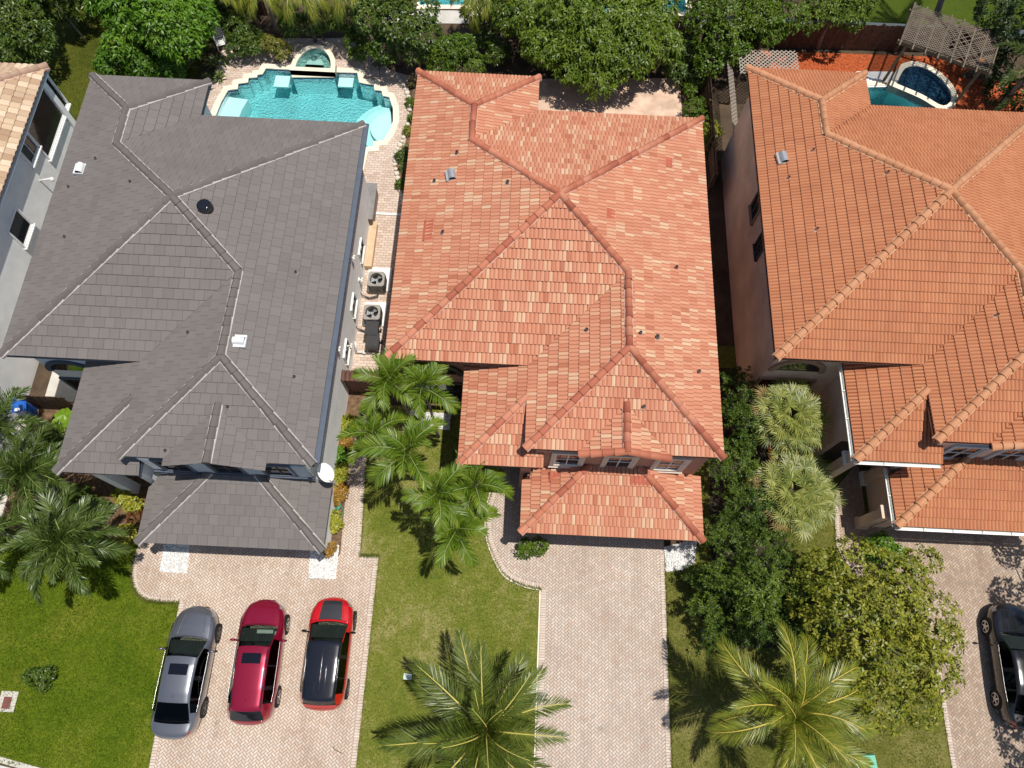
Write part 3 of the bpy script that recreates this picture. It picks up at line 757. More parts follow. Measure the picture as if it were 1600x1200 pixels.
for px, py, n, pl in ((669, 360, 2, 0), (953, 335, 1, 1), (1043, 254, 1, 1), (1003, 750, 2, 2), (868, 745, 1, 2)):
    x, y, z = on_roof(HP, px, py); m = MB(); p = HP['p']
    ux = {0: (0, 1), 1: (0, 1), 2: (1, 0)}[pl]; dx = {0: (1, 0), 1: (-1, 0), 2: (0, 1)}[pl]
    for k in range(n * 3):
        for d in range(1):
            a = -.25 * n + k * .167; pts = []
            for i in range(5):
                s = a + .165 * i / 4; hh = .075 + .022 * math.sin(math.pi * i / 4)
                pts.append(((x + ux[0] * s - dx[0] * .2, y + ux[1] * s - dx[1] * .2, z - p * .2 + hh), (x + ux[0] * s + dx[0] * .2, y + ux[1] * s + dx[1] * .2, z + p * .2 + hh - .03)))
            for i in range(4): m.quad([pts[i][0], pts[i + 1][0], pts[i + 1][1], pts[i][1]] if pl != 0 else [pts[i][1], pts[i + 1][1], pts[i + 1][0], pts[i][0]], 0, None, True)
    HP['sub'](m.build('replacement_tile', m_newtile, HP['roof'])) if False else HP['sub'](m.build('replacement_tile', m_newtile, HP['root']))
for q in ((151, 250), (205, 286), (109, 294), (103, 372), (463, 427), (461, 590), (357, 637), (295, 521), (260, 705)): vent_pipe(HG, *q, .16, .05)
m_hood_w = plain('pale_hood_metal', (.7, .72, .73), .4, .05)
vent_hood(HG, 127, 265, 0, .25, m_hood_w); vent_hood(HG, 374, 534, math.pi / 2, .25, m_hood_w)
x, y, z = on_roof(HG, 321, 325); m = MB()
for r, a, b in ((.30, 0, .1), (.27, .1, .22)): m.tube([(x, y, z + a - .1), (x, y, z + b)], r, 20, 0)
m.tube([(x, y, z + .22), (x, y, z + .235)], [.25, .2], 20, 1); HG['sub'](m.build('round_roof_vent', [m_black, plain('dark_solar_panel', (.012, .014, .022), .15)], HG['root']))
for q in ((1269, 237), (1231, 280), (1385, 272), (1275, 360), (1555, 494)): vent_pipe(HO, *q, .2, .055, plain('peach_pipe', (.6, .42, .3), .8))
vent_hood(HO, 1223, 248, .15, .28)
# windows
def W_(D, *a, **k): w = window(D['root'], *a, **k); D['sub'](w); return w
for xx in (2.4, 4.42, 6.42): W_(HP, (xx, HP['ytop'], 4.62), '-y', 1.0, 1.5, m_frame_w, m_trim_p, .17, 1, 1)
W_(HP, (-3.15, 11.8, 1.75), '-y', 2.2, 1.9, m_frame_b, m_fas_br, .12, 2, 1)
HP['sub'](arch_window(HP['root'], (-3.15, 11.8, 3.7), '-y', 2.2, 1.1, m_frame_b))
m = MB(); m.box(-4.45, -1.5, 11.45, 11.8, .62, .72); HP['sub'](m.build('window_ledge', m_fas_br, HP['root']))
for yy, zz in ((13.4, 4.5), (16.5, 4.5), (20.0, 4.5)): W_(HP, (7.7, yy, zz), '+x', .9, 1.1, m_frame_w, m_trim_p, .1)
W_(HP, (-4.5, 16.0, 4.4), '-x', 1.0, 1.2, m_frame_w, m_trim_p, .1)
for xx in (-3.2, 3, 6): W_(HP, (xx, HP['yr'] - .45 if xx < 0 else HP['y1'] - .45, 4.4), '+y', 1.3, 1.3, m_frame_w, m_trim_p, .1)
g0 = HG['ytop']
for xx in (-12.75, -10.75, -8.75): W_(HG, (xx, g0, 4.75), '-y', 1.05, 1.3, m_frame_b, m_trim_s, .12, 1, 1)
for xx in (-11.75, -9.75, -7.95): 
    m = MB(); m.box(xx - .36, xx + .36, g0 - .06, g0 - .001, 4.0, 5.5); HG['sub'](m.build('wall_panel', m_trim_l, HG['root']))
m = MB(); m.box(HG['xf'] + .45, HG['x1'] - .45, g0 - .1, g0 - .002, 3.72, 3.9); HG['sub'](m.build('string_course', m_trim_s, HG['root']))
HG['sub'](arch_window(HG['root'], (-18.3, 11.19, 3.6), '-y', 2.0, 1.0, m_trim_s))
W_(HG, (-18.3, 11.19, 1.8), '-y', 2.0, 1.7, m_frame_b, m_trim_s, .12, 1, 1)
for px, py in ((566, 400), (552, 479), (540, 549)):
    x, y, z = GW(px, py, x=-7.55); W_(HG, (-7.55, y, min(4.6, max(1.6, z))), '+x', .9, .7, m_frame_b, m_pvc, .03, 1, 0, True)
for xx in (-18.5, -16, -12, -9): W_(HG, (xx, (HG['yr'] if xx < -14.5 else HG['y1']) - .45, 4.4), '+y', 1.2, 1.2, m_frame_w, m_trim_s, .1)
for px, py in ((549, 402), (526, 545), (562, 437), (545, 540)):
    x, y, z = GW(px, py, x=-7.5); m = MB()
    m.box(-7.56, -7.5, y - .09, y + .09, z - .07, z + .07); m.tube([(-7.5, y, z), (-7.38, y, z)], .03, 6)
    for s in (-1, 1): m.sphere((-7.38, y + s * .07, z), .065, 8, 5)
    HG['sub'](m.build('flood_light', m_pvc, HG['root']))
def gutter(D, pts, mat, r=.065):
    m = MB(); P3 = [Vector(p) for p in pts]
    for a, b in zip(P3[:-1], P3[1:]):
        t = (b - a).normalized(); n = Vector((t.y, -t.x, 0)); k = int((b - a).length / 1.2)
        A, B, Cc, Dd = n * .005 + Vector((0, 0, 0)), n * .02 + Vector((0, 0, -.1)), n * .11 + Vector((0, 0, -.1)), n * .13
        for u, v in ((A, B), (B, Cc), (Cc, Dd)): m.quad([a + u, b + u, b + v, a + v])
        m.quad([a + Dd, b + Dd, b + Dd + n * .012, a + Dd + n * .012][::-1])
        m.quad([a + Dd + n * .012, b + Dd + n * .012, b + Cc + n * .012, a + Cc + n * .012][::-1])
        for i in range(1, k): c = a + t * (i * 1.2); m.box(-.02, .02, .005, .14, -.012, .004, 0, Matrix(((t.x, n.x, 0, c.x), (t.y, n.y, 0, c.y), (0, 0, 1, c.z), (0, 0, 0, 1))))
    D['sub'](m.build('gutter', mat, D['root']))
gutter(HO, [(HO['gx0'], HO['yl'] + .4, 2.88), (HO['gx0'], HO['gy'], 2.88), (HO['gx1'], HO['gy'], 2.88)], m_pvc)
gutter(HO, [(HO['xl'], HO['y0'] + .4, HO['zl'] - .02), (HO['xl'], HO['yl'], HO['zl'] - .02), (HO['xle'], HO['yl'], HO['zl'] - .02)], m_pvc)
m = MB(); m.box(HG['x1'] - .02, HG['x1'] + .2, HG['yf'] + .1, HG['y1'] + .05, 5.86, 5.955); HG['sub'](m.build('eave_board', m_trim_s, HG['root']))
for xx in (18.1, 20.1, 22.2): W_(HO, (xx, HO['ytop'], 4.55), '-y', 1.15, 1.5, m_frame_w, m_trim_l, .2, 1, 1)
HO['sub'](arch_window(HO['root'], (12.1, 12.64, 3.9), '-y', 2.2, 1.1, m_fas_o))
W_(HO, (12.1, 12.64, 2.0), '-y', 2.2, 1.9, m_frame_b, m_fas_o, .14, 1, 1)
x, y, z = GW(1189, 383, x=10.9); W_(HO, (10.9, y, z), '-x', .75, 1.1, m_frame_b, m_frame_b, .05, 2, 3)
W_(HO, (10.9, 20.5, 4.4), '-x', .9, 1.1, m_frame_b, m_fas_o, .08)
m = MB(); m.box(15.7, 16.1, 6.85, 7.25, 0, 2.4); m.box(15.62, 16.18, 6.77, 7.33, 2.4, 2.55); m.box(15.65, 16.15, 6.8, 7.3, 0, .3); HO['sub'](m.build('corner_pier', m_wall_o, HO['root']))
m = MB()
for xx, yy in ((14.05, 8.95), (16.2, 8.95)): m.box(xx - .06, xx + .5, yy - .16, yy + .45, 0, .35); m.box(xx - .04, xx + .46, yy - .14, yy + .43, 3.1, 3.3)
HO['sub'](m.build('column_base', m_wall_b, HO['root']))
for D, dx in ((HP, 0), (HG, 0), (HO, 0)):
    m = MB(); cxd = (D['xl'] + D['xle']) / 2
    m.box(cxd - .95, cxd + .95, D['yl'] + 1.54, D['yl'] + 1.6, 0, 2.5); m.box(cxd - .02, cxd + .02, D['yl'] + 1.53, D['yl'] + 1.54, 0.05, 2.45)
    D['sub'](m.build('front_door', m_frame_b, D['root']))
# downspout on the left house
m = MB(); m.box(-7.52, -7.44, 7.55, 7.65, 0.1, 5.7); HG['sub'](m.build('downspout', m_pvc, HG['root']))

# ------------------------------------------------------------------ far left house (right side and rear slope only in view)
def far_left():
    x0, x1, y0, y1, ze, p = -36.0, -21.95, 4.0, 25.2, 6.0, .38
    root = thing('two_storey_house', 'two storey house with buff tile roof and white walls, cut by left photo edge', 'house', (-29, 15, 0)); inv = Matrix.Translation(-root.location)
    def sub(o): o.matrix_parent_inverse = inv; return o
    cx = (x0 + x1) / 2; hw = (x1 - x0) / 2
    t = MB()
    roof_plane(t, [(x1, y1), (cx, y1 - hw), (cx, y0 + hw), (x1, y0)], 'x+', x1, p, ze, ST_BEI)
    roof_plane(t, [(x1, y1), (x0, y1), (cx, y1 - hw)], 'y+', y1, p, ze, ST_BEI)
    roof_plane(t, [(x0, y0), (x1, y0), (cx, y0 + hw)], 'y-', y0, p, ze, ST_BEI)
    t.quad([(x0, y0, ze), (cx, y0 + hw, ze + p * hw), (cx, y1 - hw, ze + p * hw), (x0, y1, ze)][::-1], 1)
    rf = sub(t.build('roof', [m_tile_bei, m_deckdark], root)); c = MB()
    for a, b in (((x1, y1, ze + .03), (cx, y1 - hw, ze + p * hw + .03)),): caps(c, a, b, .15, .4)
    c.build('ridge_cap', [m_white, m_cap_bei, m_mort_p], rf)
    w = MB(); w.box(x0 + .5, x1 - .42, y0 + .5, y1 - .5, -.05, ze - .15); sub(w.build('wall', m_wall_b, root))
    f = MB(); f.box(x1 - .07, x1 - .03, y0, y1, ze - .24, ze - .02); f.box(x0, x1 - .08, y1 - .07, y1 - .03, ze - .24, ze - .02)
    f.quad([(x0, y0, ze - .22), (x0, y1 - .08, ze - .22), (x1 - .08, y1 - .08, ze - .22), (x1 - .08, y0, ze - .22)]); sub(f.build('fascia', m_trim_l, root))
    xw = x1 - .42
    a = GW(70, 160, x=xw)
    for c_, w_, h_, mu in (((xw, a[1] - .5, 4.6), 3.3, 2.0, 0), ((xw, GW(44, 232, x=xw)[1], GW(44, 232, x=xw)[2]), 1.05, .95, 1), ((xw, GW(8, 335, x=xw)[1], 3.9), 1.2, 1.2, 0)):
        sub(window(root, c_, '+x', w_, h_, m_frame_w, m_wall_b, .07, mu))
    m = MB(); m.box(xw, xw + .14, y1 - .75, y1 - .42, 0, 5.7); sub(m.build('corner_trim', m_wall_b, root))
    x, y, z = GW(62, 282, x=xw); m = MB(); m.tube([(xw, y, z), (xw + .5, y + .1, z + .05)], .04, 6); m.sphere((xw + .55, y + .1, z), .11); sub(m.build('wall_lamp', m_pvc, root))
far_left()
m = MB(); m.box(-36, -21.9, 3.8, 11.0, -.05, .04); struct(m.build('side_path', m_conc))

# ------------------------------------------------------------------ water and pools
def watermat(name, absorb, dens, ripple=14, strength=.12):
    m = Mat(name); nt = m.nt
    tr = m.n('ShaderNodeBsdfTransparent'); gl = m.n('ShaderNodeBsdfGlossy'); gl.inputs['Roughness'].default_value = .04
    fr = m.n('ShaderNodeFresnel'); fr.inputs[0].default_value = 1.33
    w1 = m.noise(ripple, 3, dist=1.2); w2 = m.noise(ripple * .35, 2, dist=.5)
    b = m.n('ShaderNodeBump'); b.inputs['Strength'].default_value = strength; b.inputs['Distance'].default_value = .25
    nt.links.new((w1 * .5 + w2).o, b.inputs['Height']); nt.links.new(b.outputs[0], gl.inputs['Normal']); nt.links.new(b.outputs[0], fr.inputs['Normal'])
    mx = m.n('ShaderNodeMixShader'); nt.links.new(fr.outputs[0], mx.inputs[0]); nt.links.new(tr.outputs[0], mx.inputs[1]); nt.links.new(gl.outputs[0], mx.inputs[2]); m.out(mx.outputs[0])
    va = m.n('ShaderNodeVolumeAbsorption'); va.inputs[0].default_value = (*absorb, 1); va.inputs[1].default_value = dens
    nt.links.new(va.outputs[0], nt.nodes['Material Output'].inputs['Volume'])
    return m.m
m_water = watermat('pool_water', (.17, .84, .87), .50, 20, .3)
m_water2 = watermat('spa_water', (.25, .75, .72), .9)
m_plaster = plain('pool_plaster', (.58, .78, .78), .8, .1, 1.2)
m_step = plain('pool_step_plaster', (.54, .70, .69), .8, .05, 2)
m_navy = plain('navy_waterline_tile', (.02, .045, .16), .3, .3, 8)
def pool(name, label, poly, depth, wz, mat_w, cop=.3, copz=.05, shell=None, coping=True, band=.28, loc=None):
    root = thing(name, label, 'pool', (poly[0][0], poly[0][1], 0)); inv = Matrix.Translation(-root.location)
    def sub(o): o.matrix_parent_inverse = inv; return o
    A = sum(poly[i][0] * poly[(i + 1) % len(poly)][1] - poly[(i + 1) % len(poly)][0] * poly[i][1] for i in range(len(poly)))
    pl = poly if A > 0 else poly[::-1]; n = len(pl)
    s = MB(); s.sheet(pl, wz - depth)
    for i in range(n):
        a, b = pl[i], pl[(i + 1) % n]
        s.quad([(*a, wz - depth), (*a, wz - band), (*b, wz - band), (*b, wz - depth)], 0)
        s.quad([(*a, wz - band), (*a, copz), (*b, copz), (*b, wz - band)], 1)
    sub(s.build('pool_shell', [shell or m_plaster, m_navy], root))
    w = MB(); q = inset(pl, .004)
    w.sheet(q, wz)
    w.sheet(q, wz - depth + .004); k = len(w.f) // 2
    for i in range(k, len(w.f)): w.f[i] = w.f[i][::-1]
    for i in range(n): a, b = q[i], q[(i + 1) % n]; w.quad([(*a, wz - depth + .004), (*b, wz - depth + .004), (*b, wz), (*a, wz)])
    sub(w.build('water', mat_w, root))
    if coping:
        c = MB(); o = inset(pl, -cop); i_ = inset(pl, .03)
        for i in range(n):
            j = (i + 1) % n; c.quad([(*o[i], copz), (*o[j], copz), (*i_[j], copz), (*i_[i], copz)])
            c.quad([(*o[i], 0), (*o[j], 0), (*o[j], copz), (*o[i], copz)]); c.quad([(*i_[j], copz - .06), (*i_[i], copz - .06), (*i_[i], copz), (*i_[j], copz)][::-1])
        sub(c.build('coping', m_coping, root))
    return root, sub
pr, psub = pool('swimming_pool', 'large free form swimming pool behind the grey roofed house, stepped cream coping', POOL, 1.15, -.14, m_water)
m = MB(); cxp, cyp = G(612, 188)[:2]
for r, z in ((2.3, -.85), (1.75, -.62), (1.2, -.4)):
    pts = [(cxp + math.cos(a) * r, cyp - .2 + math.sin(a) * r * .95) for a in np.linspace(R_(100), R_(262), 16)] + [(cxp - .02, cyp - .2)]
    m.prism(pts, -1.27, z)
psub(m.build('pool_step', m_step, pr))
m = MB(); pts = [G(*q)[:2] for q in ((333, 192), (337, 180), (345, 160), (354, 143), (384, 147), (374, 163), (367, 182), (364, 200))]
m.prism(pts, -1.27, -.42); psub(m.build('pool_shelf', m_step, pr))
for px in (437, 538):
    x, y, _ = G(px, 124); m = MB(); m.box(x - .42, x + .42, y - .2, y + .62, -.45, -.36); m.mi[1] = 1; psub(m.build('pool_bench', [m_plaster, m_step], pr))
# raised spa behind it
sx, sy = G(491, 117)[:2]; sp = [(sx + math.cos(a) * 1.02, sy + .1 + math.sin(a) * 1.5) for a in np.linspace(0, math.pi, 18)]
sp = sp[::-1]
m_spash = plain('spa_plaster', (.34, .52, .48), .7, .1, 3)
ro, ssub = pool('spa', 'half round raised spa at the back edge of the free form pool', sp, .34, .36, m_water2, .24, .42, m_spash, True, .08)
ring = MB(); oo = inset(sp, .25); ring.prism([(x, y) for x, y in inset(sp, .45)], .02, .2); ssub(ring.build('spa_bench', m_spash, ro))
ow = MB(); o_ = inset(sp, -.24)
for i in range(len(o_)): a, b = o_[i], o_[(i + 1) % len(o_)]; ow.quad([(*a, 0), (*b, 0), (*b, .41), (*a, .41)][::-1])
ssub(ow.build('spa_wall', m_coping, ro))
# right house pool and spa under the pergola
pool('swimming_pool', 'small blue pool beside the pergola behind the orange roofed house', OPOOL, 1.4, -.12, m_water, .3, .06)
so = [G(px, py, .4)[:2] for px, py in ((1400, 131), (1414, 106), (1440, 104), (1470, 122), (1488, 150), (1474, 166), (1440, 148))]
so = arc(so + [so[0]], 4)[:-1]
ro2, ssub2 = pool('spa', 'dark blue raised spa in the lattice shade of the pergola', so, .28, .34, watermat('dark_spa_water', (.2, .6, .75), 1.5), .3, .42, plain('spa_blue_tile', (.06, .16, .26), .5, .2, 8), True, .1)
ow = MB(); o_ = inset(so, -.3)
for i in range(len(o_)): a, b = o_[i], o_[(i + 1) % len(o_)]; ow.quad([(*a, 0), (*b, 0), (*b, .41), (*a, .41)])
ssub2(ow.build('spa_wall', m_navy, ro2))
pool('swimming_pool', 'neighbour pool cut by the top photo edge above the dense trees', BACKPOOL, 1.3, -.1, m_water)
pool('swimming_pool', 'neighbour pool glinting through mango leaves at top photo edge', BACKPOOL2, 1.3, -.1, m_water)
sheet('pool_deck', [(-8.5, 35.4), (-2.4, 35.7), (-2.4, 36.7), (-8.5, 36.5)], .01, m_conc)
sheet('pool_deck', [(3, 35.9), (11, 36.3), (11, 37), (3, 36.7)], .01, m_conc)
# ------------------------------------------------------------------ timber and yard objects
m_wood_d = plain('dark_fence_wood', (.085, .05, .032), .9, .35, 4)
m_wood_w = plain('weathered_timber', (.16, .125, .085), .85, .2, 5)
m_lat_w = plain('pale_lattice', (.36, .31, .255), .8, .12, 5)
m_lat_g = plain('brown_grey_lattice', (.155, .122, .092), .85, .25, 4)
m_teal = plain('green_utility_plastic', (.10, .42, .27), .5, .08)
m_cast = plain('condenser_grey', (.30, .28, .255), .5, .08)
def lattice(mb, o, u, v, step=.24, w=.05, th=.012, skip=0):
    """two layers of diagonal laths over the parallelogram o, u, v"""
    o, u, v = Vector(o), Vector(u), Vector(v); n = u.cross(v).normalized(); lu, lv = u.length, v.length; eu, ev = u / lu, v / lv
    for s, off in ((1, 0), (-1, th)):
        k = int((lu + lv) / step / 1.0)
        for i in range(1, k):
            c = i * step; a = c if s > 0 else c - lv
            # line x - y*s = a in the (x, y) rectangle
            pts = []
            for y in (0, lv):
                x = a - y if s > 0 else a + y
                pts.append((x, y))
            (x0_, y0_), (x1_, y1_) = pts
            def cl(x, y, X, Y):
                if X == x: return x, y
                if x < 0: y = y + (Y - y) * (0 - x) / (X - x); x = 0
                if x > lu: y = y + (Y - y) * (lu - x) / (X - x); x = lu
                return x, y
            if max(x0_, x1_) < 0 or min(x0_, x1_) > lu: continue
            if random.random() < skip: continue
            a0, b0 = cl(x0_, y0_, x1_, y1_); a1, b1 = cl(x1_, y1_, x0_, y0_)
            p, q = o + eu * a0 + ev * b0 + n * off, o + eu * a1 + ev * b1 + n * off
            t = (q - p)
            if t.length < .05: continue
            t.normalize(); sd = t.cross(n) * w / 2; hh = n * th * .5
            A = [p - sd - hh, p + sd - hh, q + sd - hh, q - sd - hh]; B = [z + hh * 2 for z in A]
            mb.quad(B); mb.quad(A[::-1])
            for i2 in range(4): j2 = (i2 + 1) % 4; mb.quad([A[i2], A[j2], B[j2], B[i2]])
def board_fence(label, a, b, h, bw=.14, mat=m_wood_d, post=2.4, lean=0):
    a, b = Vector(a), Vector(b); t = (b - a); L = t.length; t.normalize(); n = Vector((-t.y, t.x, 0))
    root = thing('timber_fence', label, 'fence', tuple(a)); M0 = Matrix(((t.x, n.x, 0, 0), (t.y, n.y, 0, 0), (0, 0, 1, 0), (0, 0, 0, 1)))
    m = MB(); k = int(L / bw)
    for i in range(k):
        j = random.uniform(-.012, .012); m.box(i * bw + .006, (i + 1) * bw - .006, j, j + .02, .03, h + random.uniform(-.05, .03), 0, M0)
    m.build('fence_boards', mat, root)
    r = MB()
    for z in (.35, h - .35): r.box(0, L, .035, .08, z, z + .09, 0, M0)
    r.build('fence_rail', mat, root)
    for i in range(int(L / post) + 1):
        p = MB(); x = min(L - .05, i * post); p.box(x - .05, x + .05, .085, .185, 0, h + .02, 0, M0); p.build('fence_post', mat, root)
board_fence('dark timber board fence along red mulch behind orange roofed house', (13.0, 34.9, 0), (27.5, 35.3, 0), 1.8)
board_fence('dark timber fence in shade beside the rear of the orange roofed house', (10.1, 24.3, 0), (10.1, 34.8, 0), 1.8)
board_fence('dark timber fence in shade behind the rear left yard', (-26, 35.5, 0), (-15.2, 35.5, 0), 1.9)
board_fence('dark timber fence half hidden behind the mango tree', (-1, 34.6, 0), (9.9, 34.9, 0), 1.8)
w = MB(); m_cap = plain('blue_grey_wall_cap', (.075, .095, .105), .5, .15, 2)
for i in range(14):
    x0 = 11.5 + i * 1.9; w.box(x0, x0 + 1.87, 35.6, 36.1, -.05, .95); w.box(x0 - .01, x0 + 1.88, 35.5, 36.12, .951, 1.08)
tag(w.build('retaining_wall', m_cap), 'low blue grey capped wall between timber fence and bright green lawn', 'wall')
# lattice arbour, top left of the orange roofed house
x0, y0, _ = G(1150, 108, 2.3); x1, y1, _ = G(1240, 84, 2.3)
root = thing('lattice_arbour', 'white lattice arbour beside rear left corner of the orange roof', 'arbour', (x0, y0, 0)); inv = Matrix.Translation(-root.location)
m = MB(); lattice(m, (x0 + .2, y0 - .3, 2.3), (x1 - x0, .1, 0), (0, 1.7, 0)); m.build('lattice_roof', m_lat_w, root).matrix_parent_inverse = inv
m = MB(); lattice(m, (x0 + .1, y0 - 4.6, 1.6), (0, 5.2, 0), (-.55, 0, .7)); m.build('lattice_screen', m_lat_w, root).matrix_parent_inverse = inv
for xx, yy in ((x0 + .25, y0 - .25), (x1 + .1, y0 - .2), (x0 + .25, y0 + 1.3), (x1 + .1, y0 + 1.3)):
    m = MB(); m.box(xx - .05, xx + .05, yy - .05, yy + .05, 0, 2.28); m.build('post', m_wood_w, root).matrix_parent_inverse = inv
# pergola over the spa
bl, br = Vector(G(1380, 127)), Vector(G(1488, 166)); d = (br - bl); d.z = 0; W_p = d.length; d.normalize(); nb = Vector((-d.y, d.x, 0)); hp = 2.55
root = thing('pergola', 'weathered timber pergola with sagging lattice roof over the blue spa', 'pergola', tuple(bl)); inv = Matrix.Translation(-root.location)
Mp = Matrix(((d.x, nb.x, 0, bl.x), (d.y, nb.y, 0, bl.y), (0, 0, 1, 0), (0, 0, 0, 1)))
for xx, yy in ((0, 0), (W_p, 0), (0, 2.5), (W_p, 2.5)):
    m = MB(); m.box(xx - .07, xx + .07, yy - .07, yy + .07, 0, hp, 0, Mp); m.build('post', m_wood_w, root).matrix_parent_inverse = inv
for yy in (0, 2.5):
    m = MB(); m.box(-.55, W_p + .55, yy - .06, yy + .06, hp + .002, hp + .2, 0, Mp); m.build('beam', m_wood_w, root).matrix_parent_inverse = inv
for k in range(8):
    xx = -.4 + k * (W_p + .8) / 7; m = MB(); m.box(xx - .035, xx + .035, -.5, 3.0, hp + .202, hp + .33, 0, Mp); m.build('rafter', m_wood_w, root).matrix_parent_inverse = inv
m = MB(); o = Mp @ Vector((-.45, -.1, hp + .35)); lattice(m, o, d * (W_p + .9) * .5, nb * 2.9, .18, .045, .012, .08)
o = Mp @ Vector((W_p * .5, -.1, hp + .36)); lattice(m, o, d * (W_p + .9) * .5 + Vector((0, 0, -.1)), nb * 2.9, .18, .045, .012, .2)
m.build('lattice_roof', m_lat_g, root).matrix_parent_inverse = inv
# gate between the left and middle houses with tile capping
root = thing('garden_gate', 'dark brown slatted gate with scalloped tile capping between the left and middle houses', 'gate', (-7.55, 12.2, 0))
m = MB()
for i in range(16): m.box(i * .16, i * .16 + .145, -.02, .02, .05, 1.9)
m.box(0, 2.55, .021, .06, .3, .42); m.box(0, 2.55, .021, .06, 1.5, 1.62); m.build('gate_panel', m_fas_br, root)
m = MB()
for i in range(13):
    n = 6; xx = .1 + i * .2
    for k in range(n):
        a, b = math.pi * k / n, math.pi * (k + 1) / n
        m.quad([(xx + math.cos(a) * .1, -.26, 1.92 + math.sin(a) * .08), (xx + math.cos(b) * .1, -.26, 1.92 + math.sin(b) * .08), (xx + math.cos(b) * .09, .22, 2.0 + math.sin(b) * .08), (xx + math.cos(a) * .09, .22, 2.0 + math.sin(a) * .08)][::-1], 0, None, True)
m.box(0, 2.6, -.2, .2, 1.9, 1.95); m.build('tile_capping', plain('dark_brown_tile', (.11, .05, .035), .7, .2), root)
# slatted gate and low wall, far left
root = thing('garden_gate', 'dark slatted gate beside blue bin at left photo edge', 'gate', (-20.9, 10.6, 0))
m = MB()
for i in range(9): m.box(-1.0 + i * .25, -1.0 + i * .25 + .17, -.02, .02, .08, 1.75)
m.build('gate_panel', m_wood_d, root); m = MB()
for z in (.3, 1.5): m.box(-1.0, 1.2, .021, .07, z, z + .1)
m.build('gate_rail', m_wood_d, root)
m = MB(); m.box(-26, -21.0, 8.9, 9.1, -.05, .9); m.box(-26.05, -20.95, 8.85, 9.15, .9, .96); tag(m.build('garden_wall', m_wall_b), 'low white garden wall at the left photo edge by the blue bin', 'wall')
# wheeled bins
def bin_(label, loc, rz, col, lid, h=1.0, group=None):
    root = thing('wheeled_bin', label, 'bin', loc, rz, group); m = MB(); b = len(m.v)
    for z, w_, d_ in ((.06, .22, .26), (h * .9, .28, .34), (h * .96, .30, .36)):
        m.v += [(-w_, -d_, z), (w_, -d_, z), (w_, d_, z), (-w_, d_, z)]
    for k in range(2):
        for i in range(4): j = (i + 1) % 4; m.face((b + k * 4 + i, b + k * 4 + j, b + k * 4 + 4 + j, b + k * 4 + 4 + i))
    m.face((b + 3, b + 2, b + 1, b)); m.build('bin_body', col, root)
    m = MB(); m.box(-.31, .31, -.38, .36, h * .965, h * 1.0); m.box(-.27, .27, -.32, .30, h * 1.0, h * 1.03); m.tube([(-.25, .42, h * .95), (.25, .42, h * .95)], .02, 6); m.build('lid', lid, root)
    for s in (-1, 1): m = MB(); m.tube([(s * .25, .3, .1), (s * .31, .3, .1)], .1, 12); m.build('wheel', m_black, root)
    return root
m_binb = plain('black_bin_plastic', (.035, .034, .036), .5, .15); m_bl = plain('blue_bin_plastic', (.012, .11, .48), .4, .08)
bin_('black wheeled bin beside the lower air conditioner, nearer the wall of air units', (*G(583, 519, .5)[:2], 0), 0, m_binb, m_binb, .95, 'black bins by the air conditioners')['label'] = 'black wheeled bin right below the lower air conditioner'
bin_('black wheeled bin farther below the lower air conditioner, behind gate', (*G(584, 537, .5)[:2], 0), 0, m_binb, m_binb, .9, 'black bins by the air conditioners')
rb = bin_('blue recycling bin with white sticker by the slatted gate', (*G(39, 636, .6)[:2], 0), .25, m_bl, m_bl, 1.05)
m = MB(); m.box(-.16, .06, -.36, -.22, 1.085, 1.088); m.build('sticker', m_white, rb)
